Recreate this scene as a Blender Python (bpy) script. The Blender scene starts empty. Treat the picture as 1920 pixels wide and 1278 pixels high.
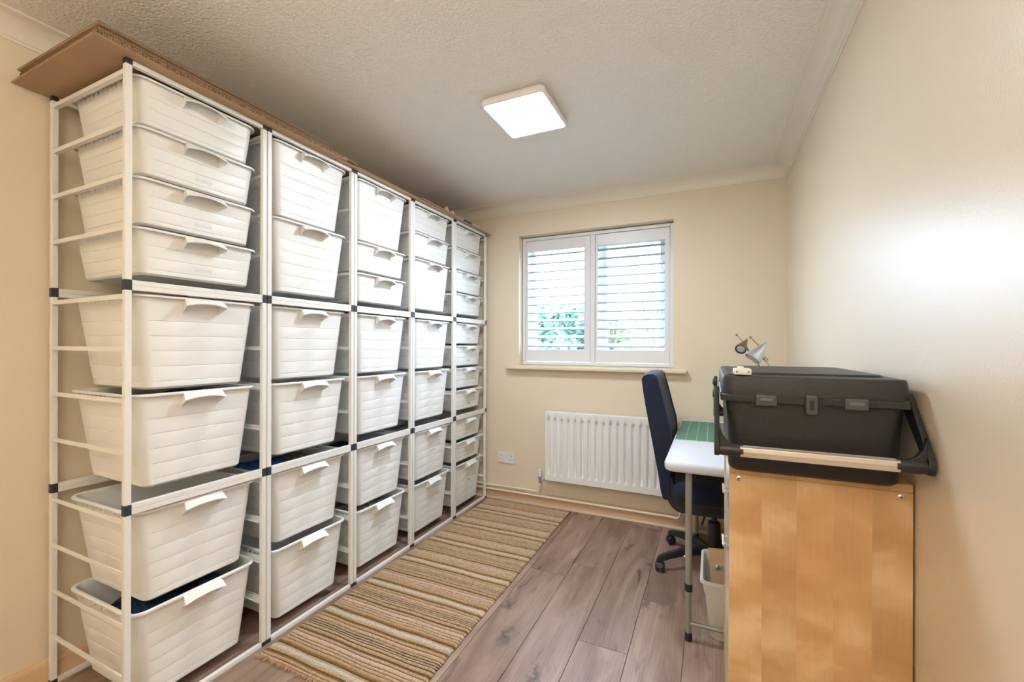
import bpy, bmesh, math, random
from mathutils import Vector, Matrix
random.seed(7)
R = math.radians
scene = bpy.context.scene
COL = scene.collection

# ------------------------------------------------------------------ camera
F_PX = 809.56
CAM_H = 1.2131
cam_d = bpy.data.cameras.new('camera')
cam_d.sensor_width = 36.0
cam_d.lens = F_PX / 1920 * 36
cam_d.shift_y = 9.36 / 1920
cam_d.clip_start = 0.02
cam = bpy.data.objects.new('camera', cam_d)
cam.location = (0, 0, CAM_H)
cam.rotation_euler = (Matrix.Rotation(R(24.871), 3, 'Z') @ Matrix.Rotation(R(90), 3, 'X') @ Matrix.Rotation(R(0.15), 3, 'Z')).to_euler()
COL.objects.link(cam)
scene.camera = cam

# ------------------------------------------------------------------ world, lights, exposure
world = bpy.data.worlds.new('overcast_sky')
scene.world = world
world.use_nodes = True
bg = world.node_tree.nodes['Background']
bg.inputs[0].default_value = (0.58, 0.77, 1.0, 1)
# overcast sky: luminance rises from the horizon to the zenith as (1 + 2 sin e)
SKY = 6.0
_wt = world.node_tree
_tc = _wt.nodes.new('ShaderNodeTexCoord'); _sp = _wt.nodes.new('ShaderNodeSeparateXYZ')
_wt.links.new(_tc.outputs['Generated'], _sp.inputs[0])
_mr = _wt.nodes.new('ShaderNodeMapRange')
_mr.inputs['To Min'].default_value = SKY; _mr.inputs['To Max'].default_value = 3 * SKY
_wt.links.new(_sp.outputs['Z'], _mr.inputs['Value']); _wt.links.new(_mr.outputs['Result'], bg.inputs[1])

# daylight sampling aid at the window opening (a portal emits nothing itself)
pl = bpy.data.lights.new('window_portal', 'AREA')
pl.shape = 'RECTANGLE'; pl.size = 1.16; pl.size_y = 1.03
pl.cycles.is_portal = True
po = bpy.data.objects.new('window_portal', pl)
po.location = (-0.806, 3.40, 1.57)
po.rotation_euler = (R(-90), 0, 0)          # -Z axis towards -Y (into the room)
COL.objects.link(po)

FILL_X, FILL_Y, FILL_Z = -0.25, -0.95, 1.70  # added fill light, out of view behind the camera
FILL_W = 28.0
FILL_C = (1.0, 0.95, 0.88)
PANEL = 41.0                                # ceiling LED panel, cool white
PANEL_C = (0.79, 0.88, 1.0)

vs = scene.view_settings
vs.view_transform = 'Standard'
vs.look = 'None'
vs.exposure = 1.0
vs.gamma = 1.0
vs.use_curve_mapping = False
scene.cycles.diffuse_bounces = 4
scene.cycles.max_bounces = 8
scene.cycles.sample_clamp_indirect = 8.0

# ------------------------------------------------------------------ room numbers (metres)
XL, XR, YB, YF, ZC = -2.17, 0.412, 3.093, -1.75, 2.322
WX0, WX1, WZ0, WZ1 = -1.375, -0.237, 1.065, 2.072       # window opening

# ------------------------------------------------------------------ materials
def srgb(r, g, b):
    f = lambda c: (c / 12.92 if c <= .04045 else ((c + .055) / 1.055) ** 2.4)
    return tuple(f(c / 255) for c in (r, g, b))

def new_mat(name):
    m = bpy.data.materials.new(name)
    m.use_nodes = True
    nt = m.node_tree
    return m, nt, nt.nodes['Principled BSDF']

def N(nt, kind, **kw):
    n = nt.nodes.new(kind)
    for k, v in kw.items():
        setattr(n, k, v)
    return n

def plain(name, col, rough=.5, spec=.5, metal=0., bump=None, bump_scale=200., var=0., sheen=0.):
    m, nt, p = new_mat(name)
    p.inputs['Base Color'].default_value = (*col, 1)
    p.inputs['Roughness'].default_value = rough
    p.inputs['Specular IOR Level'].default_value = spec
    p.inputs['Metallic'].default_value = metal
    if sheen:
        p.inputs['Sheen Weight'].default_value = sheen
    if bump or var:
        tc = N(nt, 'ShaderNodeTexCoord')
        nz = N(nt, 'ShaderNodeTexNoise')
        nz.inputs['Scale'].default_value = bump_scale
        nz.inputs['Detail'].default_value = 3
        nt.links.new(tc.outputs['Object'], nz.inputs['Vector'])
        if bump:
            b = N(nt, 'ShaderNodeBump')
            b.inputs['Strength'].default_value = bump
            b.inputs['Distance'].default_value = .002
            nt.links.new(nz.outputs['Fac'], b.inputs['Height'])
            nt.links.new(b.outputs['Normal'], p.inputs['Normal'])
        if var:
            mx = N(nt, 'ShaderNodeMix', data_type='RGBA', blend_type='MULTIPLY')
            mx.inputs['Factor'].default_value = 1
            mx.inputs['A'].default_value = (*col, 1)
            rp = N(nt, 'ShaderNodeMapRange')
            rp.inputs['To Min'].default_value = 1 - var
            rp.inputs['To Max'].default_value = 1 + var
            nt.links.new(nz.outputs['Fac'], rp.inputs['Value'])
            nt.links.new(rp.outputs['Result'], mx.inputs['B'])
            nt.links.new(mx.outputs['Result'], p.inputs['Base Color'])
    return m

WALLC = (0.82, 0.712, 0.548)
M = {}
M['wall'] = plain('magnolia_wall_paint', WALLC, .42, .45, bump=.22, bump_scale=260)
M['wall_satin'] = plain('magnolia_satin_wall_paint', WALLC, .36, 1.0, bump=.25, bump_scale=170)
_p = M['wall_satin'].node_tree.nodes['Principled BSDF']
_p.inputs['Coat Weight'].default_value = .6; _p.inputs['Coat Roughness'].default_value = .34
M['cornice'] = plain('cornice_paint', (.86, .80, .69), .32, .5)
M['sill'] = plain('cream_sill_paint', (.82, .69, .51), .35, .5)
M['skirt'] = plain('skirting_wood', (.74, .52, .32), .35, .5, var=.08, bump_scale=14)
M['skirt_trim'] = plain('skirting_bead', (.66, .50, .36), .4)
M['white_metal'] = plain('cream_powder_coat', (.86, .85, .81), .38, .5)
M['black_plastic'] = plain('black_plastic', (.02, .021, .024), .42, .5)
M['connector'] = plain('charcoal_connector_plastic', (.035, .04, .05), .45, .5)
M['basket'] = plain('cream_basket_plastic', (.87, .865, .84), .36, .5, bump=.04, bump_scale=300)
M['sticker'] = plain('paper_sticker', (.76, .78, .85), .6)
M['ink'] = plain('dark_ink', (.08, .08, .09), .6)
M['upvc'] = plain('white_upvc', (.86, .87, .88), .3)
M['shutter'] = plain('white_shutter_paint', (.80, .80, .80), .35)
M['slat'] = plain('shaded_louver_paint', (.36, .41, .48), .4)  # white slats; backlit shade put into the base as darker blue-grey
M['rad'] = plain('white_radiator_enamel', (.88, .87, .85), .25)
M['socket'] = plain('white_socket_plastic', (.80, .79, .80), .3)
M['pipe'] = plain('painted_pipe', (.88, .80, .66), .3)
M['chrome'] = plain('chrome', (.75, .75, .75), .18, metal=1)
M['alu'] = plain('brushed_aluminium', (.74, .70, .67), .35, metal=.85, bump=.05, bump_scale=120)
M['table'] = plain('white_moulded_plastic', (.66, .70, .78), .42, bump=.1, bump_scale=400)
M['tube'] = plain('grey_green_tube_paint', (.34, .34, .29), .35, metal=.25)
M['navy'] = plain('navy_upholstery', (.013, .018, .040), .85, .3, bump=.35, bump_scale=500, sheen=.15)
M['navy_pipe'] = plain('navy_piping', (.035, .055, .11), .7, .3)
M['box'] = plain('black_grained_plastic', (.019, .020, .022), .42, .5, bump=.5, bump_scale=420)
M['box_dark'] = plain('dark_grey_plastic', (.075, .077, .08), .4)
M['gadget'] = plain('white_gadget_plastic', (.85, .82, .80), .4)
M['bin'] = plain('milky_bin_plastic', (.78, .76, .70), .4)
M['board'] = plain('pale_board', (.72, .54, .36), .55, var=.1, bump_scale=20)
M['drawer'] = plain('white_drawer_front', (.80, .84, .90), .12, .6)
M['lamp_silver'] = plain('silver_lamp_metal', (.72, .73, .76), .28, metal=.9)
M['lamp_bronze'] = plain('bronze_lamp_metal', (.32, .23, .13), .35, metal=.8)
M['slot_grey'] = plain('grey_slot_plastic', (.16, .16, .165), .5)
M['lens'] = plain('grey_lamp_lens', (.45, .45, .50), .25)
M['diffuser'] = plain('opal_diffuser', (.86, .88, .93), .3)
_p = M['diffuser'].node_tree.nodes['Principled BSDF']
_p.inputs['Emission Color'].default_value = (*PANEL_C, 1); _p.inputs['Emission Strength'].default_value = PANEL
M['fixture'] = plain('white_fixture_plastic', (.88, .86, .83), .3)

# ceiling: stippled texture
def ceiling_mat():
    m, nt, p = new_mat('textured_ceiling_paint')
    p.inputs['Base Color'].default_value = (.91, .875, .80, 1)
    p.inputs['Roughness'].default_value = .40
    tc = N(nt, 'ShaderNodeTexCoord')
    a = N(nt, 'ShaderNodeTexNoise'); a.inputs['Scale'].default_value = 130; a.inputs['Detail'].default_value = 2
    v = N(nt, 'ShaderNodeTexVoronoi'); v.inputs['Scale'].default_value = 100
    nt.links.new(tc.outputs['Object'], a.inputs['Vector'])
    nt.links.new(tc.outputs['Object'], v.inputs['Vector'])
    ad = N(nt, 'ShaderNodeMath', operation='ADD')
    nt.links.new(a.outputs['Fac'], ad.inputs[0]); nt.links.new(v.outputs['Distance'], ad.inputs[1])
    b = N(nt, 'ShaderNodeBump'); b.inputs['Strength'].default_value = .6; b.inputs['Distance'].default_value = .004
    nt.links.new(ad.outputs[0], b.inputs['Height']); nt.links.new(b.outputs['Normal'], p.inputs['Normal'])
    return m
M['ceiling'] = ceiling_mat()

def oak_mat():
    m, nt, p = new_mat('grey_brown_oak_laminate')
    tc = N(nt, 'ShaderNodeTexCoord'); oi = N(nt, 'ShaderNodeObjectInfo')
    sc = N(nt, 'ShaderNodeVectorMath', operation='SCALE'); sc.inputs[0].default_value = (31, 57, 13)
    nt.links.new(oi.outputs['Random'], sc.inputs['Scale'])
    ad = N(nt, 'ShaderNodeVectorMath', operation='ADD')
    nt.links.new(tc.outputs['Object'], ad.inputs[0]); nt.links.new(sc.outputs[0], ad.inputs[1])
    def stretched(sx, sy, scale, detail, dist=0.):
        mp = N(nt, 'ShaderNodeMapping'); mp.inputs['Scale'].default_value = (sx, sy, 1)
        nt.links.new(ad.outputs[0], mp.inputs['Vector'])
        n = N(nt, 'ShaderNodeTexNoise'); n.inputs['Scale'].default_value = scale
        n.inputs['Detail'].default_value = detail; n.inputs['Distortion'].default_value = dist
        nt.links.new(mp.outputs[0], n.inputs['Vector'])
        return n
    fine = stretched(95, 3.0, 1, 4, 1.0)
    broad = stretched(8, 1.3, 1, 3, 1.2)
    knot = stretched(13, 2.6, 1, 3, 1.8)
    # cathedral grain rings
    mp = N(nt, 'ShaderNodeMapping'); mp.inputs['Scale'].default_value = (9, 1.1, 1)
    nt.links.new(ad.outputs[0], mp.inputs['Vector'])
    wv = N(nt, 'ShaderNodeTexWave', wave_type='BANDS', bands_direction='X')
    wv.inputs['Scale'].default_value = 2.6; wv.inputs['Distortion'].default_value = 14
    wv.inputs['Detail'].default_value = 2; wv.inputs['Detail Scale'].default_value = .5
    nt.links.new(mp.outputs[0], wv.inputs['Vector'])
    r1 = N(nt, 'ShaderNodeValToRGB')
    r1.color_ramp.elements[0].position = .30; r1.color_ramp.elements[0].color = (.222, .134, .096, 1)
    r1.color_ramp.elements[1].position = .70; r1.color_ramp.elements[1].color = (.455, .315, .248, 1)
    nt.links.new(broad.outputs['Fac'], r1.inputs['Fac'])
    def mult(a, fac_out, lo, hi, fmin, fmax):
        mr = N(nt, 'ShaderNodeMapRange'); mr.inputs['From Min'].default_value = fmin; mr.inputs['From Max'].default_value = fmax
        mr.inputs['To Min'].default_value = lo; mr.inputs['To Max'].default_value = hi
        nt.links.new(fac_out, mr.inputs['Value'])
        mx = N(nt, 'ShaderNodeMix', data_type='RGBA', blend_type='MULTIPLY'); mx.inputs['Factor'].default_value = 1
        nt.links.new(a, mx.inputs['A']); nt.links.new(mr.outputs['Result'], mx.inputs['B'])
        return mx.outputs['Result']
    c = mult(r1.outputs['Color'], fine.outputs['Fac'], .93, 1.06, .3, .7)
    c = mult(c, wv.outputs['Fac'], .93, 1.03, 0, 1)
    c = mult(c, knot.outputs['Fac'], 1.0, .38, .60, .78)
    wp = N(nt, 'ShaderNodeTexNoise'); wp.inputs['Scale'].default_value = 22; wp.inputs['Detail'].default_value = 4
    nt.links.new(ad.outputs[0], wp.inputs['Vector'])
    ws = N(nt, 'ShaderNodeVectorMath', operation='SCALE'); ws.inputs['Scale'].default_value = .13
    nt.links.new(wp.outputs['Color'], ws.inputs[0])
    wa = N(nt, 'ShaderNodeVectorMath', operation='ADD'); nt.links.new(ad.outputs[0], wa.inputs[0]); nt.links.new(ws.outputs[0], wa.inputs[1])
    mk = N(nt, 'ShaderNodeMapping'); mk.inputs['Scale'].default_value = (7.5, 2.1, 0)
    nt.links.new(wa.outputs[0], mk.inputs['Vector'])
    vk = N(nt, 'ShaderNodeTexVoronoi', voronoi_dimensions='2D'); vk.inputs['Scale'].default_value = 1
    nt.links.new(mk.outputs[0], vk.inputs['Vector'])
    halo = N(nt, 'ShaderNodeMapRange'); halo.inputs['From Min'].default_value = .02; halo.inputs['From Max'].default_value = .20
    halo.inputs['To Min'].default_value = .36; halo.inputs['To Max'].default_value = 1
    nt.links.new(vk.outputs['Distance'], halo.inputs['Value'])
    sc3 = N(nt, 'ShaderNodeSeparateColor'); nt.links.new(vk.outputs['Color'], sc3.inputs[0])
    pick = N(nt, 'ShaderNodeMath', operation='GREATER_THAN'); pick.inputs[1].default_value = .62; nt.links.new(sc3.outputs[0], pick.inputs[0])
    kx = N(nt, 'ShaderNodeMix', data_type='FLOAT'); kx.inputs['A'].default_value = 1
    nt.links.new(pick.outputs[0], kx.inputs['Factor']); nt.links.new(halo.outputs['Result'], kx.inputs['B'])
    c = mult(c, kx.outputs['Result'], 0, 1, 0, 1)
    c = mult(c, oi.outputs['Random'], .86, 1.14, 0, 1)
    nt.links.new(c, p.inputs['Base Color'])
    p.inputs['Roughness'].default_value = .40
    p.inputs['Specular IOR Level'].default_value = .5
    b = N(nt, 'ShaderNodeBump'); b.inputs['Strength'].default_value = .15; b.inputs['Distance'].default_value = .001
    nt.links.new(fine.outputs['Fac'], b.inputs['Height']); nt.links.new(b.outputs['Normal'], p.inputs['Normal'])
    return m
M['oak'] = oak_mat()

def birch_mat():
    m, nt, p = new_mat('birch_veneer')
    tc = N(nt, 'ShaderNodeTexCoord'); sx = N(nt, 'ShaderNodeSeparateXYZ')
    nt.links.new(tc.outputs['Object'], sx.inputs[0])
    dv = N(nt, 'ShaderNodeMath', operation='DIVIDE'); dv.inputs[1].default_value = .0735
    fl = N(nt, 'ShaderNodeMath', operation='FLOOR')
    nt.links.new(sx.outputs['X'], dv.inputs[0]); nt.links.new(dv.outputs[0], fl.inputs[0])
    wn = N(nt, 'ShaderNodeTexWhiteNoise', noise_dimensions='1D'); nt.links.new(fl.outputs[0], wn.inputs['W'])
    off = N(nt, 'ShaderNodeVectorMath', operation='SCALE'); off.inputs[0].default_value = (3, 5, 17)
    nt.links.new(wn.outputs['Value'], off.inputs['Scale'])
    ad = N(nt, 'ShaderNodeVectorMath', operation='ADD')
    nt.links.new(tc.outputs['Object'], ad.inputs[0]); nt.links.new(off.outputs[0], ad.inputs[1])
    mp = N(nt, 'ShaderNodeMapping'); mp.inputs['Scale'].default_value = (6, 6, 9); mp.inputs['Rotation'].default_value = (0, R(20), 0)
    nt.links.new(ad.outputs[0], mp.inputs['Vector'])
    n1 = N(nt, 'ShaderNodeTexNoise'); n1.inputs['Scale'].default_value = 1; n1.inputs['Detail'].default_value = 4; n1.inputs['Distortion'].default_value = .35
    nt.links.new(mp.outputs[0], n1.inputs['Vector'])
    mp2 = N(nt, 'ShaderNodeMapping'); mp2.inputs['Scale'].default_value = (220, 220, 7)
    nt.links.new(ad.outputs[0], mp2.inputs['Vector'])
    n2 = N(nt, 'ShaderNodeTexNoise'); n2.inputs['Scale'].default_value = 1; n2.inputs['Detail'].default_value = 2
    nt.links.new(mp2.outputs[0], n2.inputs['Vector'])
    rp = N(nt, 'ShaderNodeValToRGB')
    rp.color_ramp.elements[0].position = .3; rp.color_ramp.elements[0].color = (.57, .335, .150, 1)
    rp.color_ramp.elements[1].position = .72; rp.color_ramp.elements[1].color = (.83, .60, .35, 1)
    e = rp.color_ramp.elements.new(.5); e.color = (.645, .40, .19, 1)
    nt.links.new(n1.outputs['Fac'], rp.inputs['Fac'])
    def mult(a, o, lo, hi):
        mr = N(nt, 'ShaderNodeMapRange'); mr.inputs['To Min'].default_value = lo; mr.inputs['To Max'].default_value = hi
        nt.links.new(o, mr.inputs['Value'])
        mx = N(nt, 'ShaderNodeMix', data_type='RGBA', blend_type='MULTIPLY'); mx.inputs['Factor'].default_value = 1
        nt.links.new(a, mx.inputs['A']); nt.links.new(mr.outputs['Result'], mx.inputs['B'])
        return mx.outputs['Result']
    c = mult(rp.outputs['Color'], wn.outputs['Value'], .93, 1.07)
    c = mult(c, n2.outputs['Fac'], .93, 1.07)
    nt.links.new(c, p.inputs['Base Color'])
    p.inputs['Roughness'].default_value = .38
    return m
M['birch'] = birch_mat()

def card_mat(name, face, dark, cell):
    """cardboard: plain faces, fluted pattern on the thin edges (picked by the surface normal of the sheet itself)"""
    m, nt, p = new_mat(name)
    tc = N(nt, 'ShaderNodeTexCoord')
    sep = N(nt, 'ShaderNodeSeparateXYZ'); nt.links.new(tc.outputs['Normal'], sep.inputs[0])
    ab = N(nt, 'ShaderNodeMath', operation='ABSOLUTE'); nt.links.new(sep.outputs['Z'], ab.inputs[0])
    lt = N(nt, 'ShaderNodeMath', operation='LESS_THAN'); lt.inputs[1].default_value = .5
    nt.links.new(ab.outputs[0], lt.inputs[0])
    v = N(nt, 'ShaderNodeTexVoronoi', feature='DISTANCE_TO_EDGE'); v.inputs['Scale'].default_value = cell
    v.inputs['Randomness'].default_value = .25
    nt.links.new(tc.outputs['Object'], v.inputs['Vector'])
    mr = N(nt, 'ShaderNodeMapRange'); mr.inputs['From Min'].default_value = .08; mr.inputs['From Max'].default_value = .2
    nt.links.new(v.outputs['Distance'], mr.inputs['Value'])
    mu = N(nt, 'ShaderNodeMath', operation='MULTIPLY'); nt.links.new(mr.outputs['Result'], mu.inputs[0]); nt.links.new(lt.outputs[0], mu.inputs[1])
    nz = N(nt, 'ShaderNodeTexNoise'); nz.inputs['Scale'].default_value = 9; nt.links.new(tc.outputs['Object'], nz.inputs['Vector'])
    r = N(nt, 'ShaderNodeValToRGB')
    r.color_ramp.elements[0].color = (*[c * .88 for c in face], 1); r.color_ramp.elements[1].color = (*[min(1, c * 1.1) for c in face], 1)
    nt.links.new(nz.outputs['Fac'], r.inputs['Fac'])
    mx = N(nt, 'ShaderNodeMix', data_type='RGBA')
    ed = N(nt, 'ShaderNodeMix', data_type='RGBA'); ed.inputs['B'].default_value = (*[c * .55 for c in face], 1)  # shade on the stacked edges painted in as a darker base
    nt.links.new(lt.outputs[0], ed.inputs['Factor']); nt.links.new(r.outputs['Color'], ed.inputs['A'])
    nt.links.new(mu.outputs[0], mx.inputs['Factor']); nt.links.new(ed.outputs['Result'], mx.inputs['A'])
    mx.inputs['B'].default_value = (*[c * .6 for c in dark], 1)
    nt.links.new(mx.outputs['Result'], p.inputs['Base Color'])
    p.inputs['Roughness'].default_value = .8
    return m
M['card'] = card_mat('brown_cardboard', (.56, .355, .195), (.06, .035, .018), 150)
M['card_thin'] = card_mat('thin_brown_cardboard', (.50, .33, .20), (.10, .06, .035), 330)
M['pinkcard'] = plain('pink_card', (.52, .30, .27), .7, var=.1, bump_scale=30)
M['paper_pack'] = plain('pale_packet', (.62, .55, .58), .5, var=.35, bump_scale=60)
M['dark_pack'] = plain('dark_packet', (.05, .05, .06), .4)
M['wood_toy'] = plain('pale_wood_piece', (.72, .50, .33), .6)
M['blue_pack'] = plain('blue_grey_packet', (.42, .50, .62), .5, var=.3, bump_scale=60)

def rug_mat():
    m, nt, p = new_mat('wool_stripe')
    at = N(nt, 'ShaderNodeVertexColor', layer_name='stripe')
    tc = N(nt, 'ShaderNodeTexCoord')
    n = N(nt, 'ShaderNodeTexNoise'); n.inputs['Scale'].default_value = 170; n.inputs['Detail'].default_value = 3
    nt.links.new(tc.outputs['Object'], n.inputs['Vector'])
    mr = N(nt, 'ShaderNodeMapRange'); mr.inputs['From Min'].default_value = .3; mr.inputs['From Max'].default_value = .7
    mr.inputs['To Min'].default_value = .72; mr.inputs['To Max'].default_value = 1.25
    nt.links.new(n.outputs['Fac'], mr.inputs['Value'])
    mx = N(nt, 'ShaderNodeMix', data_type='RGBA', blend_type='MULTIPLY'); mx.inputs['Factor'].default_value = 1
    nt.links.new(at.outputs['Color'], mx.inputs['A']); nt.links.new(mr.outputs['Result'], mx.inputs['B'])
    nt.links.new(mx.outputs['Result'], p.inputs['Base Color'])
    p.inputs['Roughness'].default_value = .95
    p.inputs['Specular IOR Level'].default_value = .15
    b = N(nt, 'ShaderNodeBump'); b.inputs['Strength'].default_value = .7; b.inputs['Distance'].default_value = .004
    nt.links.new(n.outputs['Fac'], b.inputs['Height']); nt.links.new(b.outputs['Normal'], p.inputs['Normal'])
    return m
M['rug'] = rug_mat()

def glass_mat():
    m = bpy.data.materials.new('window_glass'); m.use_nodes = True
    nt = m.node_tree; nt.nodes.clear()
    o = N(nt, 'ShaderNodeOutputMaterial'); t = N(nt, 'ShaderNodeBsdfTransparent'); g = N(nt, 'ShaderNodeBsdfGlossy')
    g.inputs['Roughness'].default_value = .02
    mx = N(nt, 'ShaderNodeMixShader'); mx.inputs[0].default_value = .06
    nt.links.new(t.outputs[0], mx.inputs[1]); nt.links.new(g.outputs[0], mx.inputs[2]); nt.links.new(mx.outputs[0], o.inputs[0])
    return m
M['glass'] = glass_mat()

def mat_grid():
    """cutting mat: green with a printed pale grid"""
    m, nt, p = new_mat('green_cutting_mat')
    tc = N(nt, 'ShaderNodeTexCoord'); sp = N(nt, 'ShaderNodeSeparateXYZ'); nt.links.new(tc.outputs['Object'], sp.inputs[0])
    def lines(out, step, w):
        d = N(nt, 'ShaderNodeMath', operation='DIVIDE'); d.inputs[1].default_value = step; nt.links.new(out, d.inputs[0])
        f = N(nt, 'ShaderNodeMath', operation='FRACT'); nt.links.new(d.outputs[0], f.inputs[0])
        l = N(nt, 'ShaderNodeMath', operation='LESS_THAN'); l.inputs[1].default_value = w; nt.links.new(f.outputs[0], l.inputs[0])
        return l.outputs[0]
    def mxm(a, b):
        k = N(nt, 'ShaderNodeMath', operation='MAXIMUM'); nt.links.new(a, k.inputs[0]); nt.links.new(b, k.inputs[1]); return k.outputs[0]
    small = mxm(lines(sp.outputs['X'], .01, .09), lines(sp.outputs['Y'], .01, .07))
    big = mxm(lines(sp.outputs['X'], .05, .04), lines(sp.outputs['Y'], .05, .04))
    a = N(nt, 'ShaderNodeMix', data_type='RGBA'); a.inputs['A'].default_value = (.02, .17, .10, 1); a.inputs['B'].default_value = (.06, .26, .17, 1)
    nt.links.new(small, a.inputs['Factor'])
    c = N(nt, 'ShaderNodeMix', data_type='RGBA'); c.inputs['B'].default_value = (.50, .70, .45, 1)
    nt.links.new(big, c.inputs['Factor']); nt.links.new(a.outputs['Result'], c.inputs['A'])
    nt.links.new(c.outputs['Result'], p.inputs['Base Color']); p.inputs['Roughness'].default_value = .45
    return m
M['cutmat'] = mat_grid()

def cloth(name, col, col2=None, scale=40):
    m, nt, p = new_mat(name)
    tc = N(nt, 'ShaderNodeTexCoord'); n = N(nt, 'ShaderNodeTexNoise'); n.inputs['Scale'].default_value = scale; n.inputs['Detail'].default_value = 3
    nt.links.new(tc.outputs['Object'], n.inputs['Vector'])
    r = N(nt, 'ShaderNodeValToRGB'); r.color_ramp.elements[0].position = .4; r.color_ramp.elements[1].position = .6
    r.color_ramp.elements[0].color = (*col, 1); r.color_ramp.elements[1].color = (*(col2 or [min(1, c * 1.5 + .01) for c in col]), 1)
    nt.links.new(n.outputs['Fac'], r.inputs['Fac']); nt.links.new(r.outputs['Color'], p.inputs['Base Color'])
    p.inputs['Roughness'].default_value = .9; p.inputs['Specular IOR Level'].default_value = .2
    return m
M['cl_blue'] = cloth('blue_cloth', (.03, .10, .36), (.09, .22, .55), 60)
M['cl_navy'] = cloth('navy_cloth', (.008, .013, .028), (.025, .045, .09), 70)
M['cl_grey'] = cloth('grey_patterned_cloth', (.30, .28, .26), (.70, .66, .60), 45)
M['cl_olive'] = cloth('olive_cloth', (.16, .145, .10), (.42, .39, .31), 45)
M['cl_green'] = cloth('green_cloth', (.01, .17, .05), (.02, .32, .09), 50)
M['cl_cream'] = cloth('cream_cloth', (.50, .40, .28), (.70, .62, .50), 35)
M['cl_orange'] = cloth('orange_cloth', (.65, .28, .06), (.75, .40, .12), 35)
M['cl_stripe'] = cloth('grey_white_cloth', (.30, .30, .34), (.62, .62, .66), 90)

M['grass'] = plain('lawn_grass', (.06, .09, .035), .9, var=.4, bump_scale=3)
M['render_wall'] = plain('pale_house_render', (.62, .58, .54), .8, var=.05, bump_scale=3)
M['roof'] = plain('roof_tile', (.34, .24, .21), .8, var=.25, bump_scale=9)
M['leaf'] = plain('tree_leaf', (.12, .25, .20), .6, var=.6, bump_scale=2)
M['leaf2'] = plain('light_hedge_leaf', (.30, .42, .20), .6, var=.6, bump_scale=2)
M['bark'] = plain('tree_bark', (.13, .10, .08), .9, var=.3, bump_scale=12)
M['fence'] = plain('fence_wood', (.32, .24, .17), .8, var=.2, bump_scale=6)
M['win_dark'] = plain('house_window_glass', (.10, .12, .15), .1)

# ------------------------------------------------------------------ mesh helpers
class MB:
    def __init__(self):
        self.v = []; self.f = []
    def add(self, vs, fs):
        o = len(self.v); self.v += [tuple(p) for p in vs]; self.f += [tuple(i + o for i in f) for f in fs]; return self
    def box(self, x0, x1, y0, y1, z0, z1):
        v = [(x, y, z) for z in (z0, z1) for y in (y0, y1) for x in (x0, x1)]
        return self.add(v, [(0, 2, 3, 1), (4, 5, 7, 6), (0, 1, 5, 4), (2, 6, 7, 3), (0, 4, 6, 2), (1, 3, 7, 5)])
    def loft(self, rings, cap0=True, cap1=True, close=True):
        n = len(rings[0]); v = [p for r in rings for p in r]; f = []
        for k in range(len(rings) - 1):
            for i in range(n if close else n - 1):
                j = (i + 1) % n
                f.append((k * n + i, k * n + j, (k + 1) * n + j, (k + 1) * n + i))
        if cap0: f.append(tuple(range(n - 1, -1, -1)))
        if cap1: f.append(tuple((len(rings) - 1) * n + i for i in range(n)))
        return self.add(v, f)
    def tube(self, pts, r, n=10, caps=True):
        pts = [Vector(p) for p in pts]; rs = r if isinstance(r, (list, tuple)) else [r] * len(pts)
        rings = []; up = None
        for i, p in enumerate(pts):
            a = pts[max(0, i - 1)]; b = pts[min(len(pts) - 1, i + 1)]
            t = (b - a).normalized()
            if up is None:
                up = Vector((0, 0, 1)) if abs(t.z) < .9 else Vector((1, 0, 0))
            s = t.cross(up).normalized(); up = s.cross(t).normalized()
            rings.append([p + (s * math.cos(2 * math.pi * k / n) + up * math.sin(2 * math.pi * k / n)) * rs[i] for k in range(n)])
        return self.loft(rings, caps, caps)
    def lathe(self, prof, n=20, c=(0, 0, 0), cap0=True, cap1=True):
        rings = [[(c[0] + r * math.cos(2 * math.pi * k / n), c[1] + r * math.sin(2 * math.pi * k / n), c[2] + z) for k in range(n)] for r, z in prof]
        return self.loft(rings, cap0, cap1)
    def prism(self, poly, axis, a, b):
        """poly: 2-D points; axis 'x','y','z' the extrusion axis (remaining axes in order)"""
        def P(u, w, t):
            return (t, u, w) if axis == 'x' else (u, t, w) if axis == 'y' else (u, w, t)
        return self.loft([[P(u, w, a) for u, w in poly], [P(u, w, b) for u, w in poly]])
    def mesh(self, name, mat, bevel=0., seg=2, smooth=False, angle=40):
        me = bpy.data.meshes.new(name)
        me.from_pydata(self.v, [], self.f)
        bm = bmesh.new(); bm.from_mesh(me)
        bmesh.ops.recalc_face_normals(bm, faces=bm.faces)
        if bevel:
            es = [e for e in bm.edges if len(e.link_faces) == 2 and e.calc_face_angle(0) > R(30)]
            bmesh.ops.bevel(bm, geom=es, offset=bevel, segments=seg, profile=.6, affect='EDGES', clamp_overlap=True)
        if smooth:
            for fc in bm.faces: fc.smooth = True
            for e in bm.edges:
                if len(e.link_faces) == 2 and e.calc_face_angle(0) > R(angle): e.smooth = False
        bm.to_mesh(me); bm.free()
        me.materials.append(M[mat] if isinstance(mat, str) else mat)
        return me
    def build(self, name, mat, parent=None, **kw):
        return put(name, self.mesh(name, mat, **kw), parent)

def put(name, me, parent=None, loc=None, rot=None):
    o = bpy.data.objects.new(name, me); COL.objects.link(o)
    if parent is not None: o.parent = parent
    if loc is not None: o.location = loc
    if rot is not None: o.rotation_euler = rot
    return o

def tag(o, label, cat, group=None):
    o['label'] = label; o['category'] = cat
    if group: o['group'] = group
    return o

def thing(name, label, cat, loc=(0, 0, 0), rz=0., group=None):
    o = put(name, None, None, loc, (0, 0, rz)); o.empty_display_size = .1
    return tag(o, label, cat, group)

def struct(o):
    o['kind'] = 'structure'; return o

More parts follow.
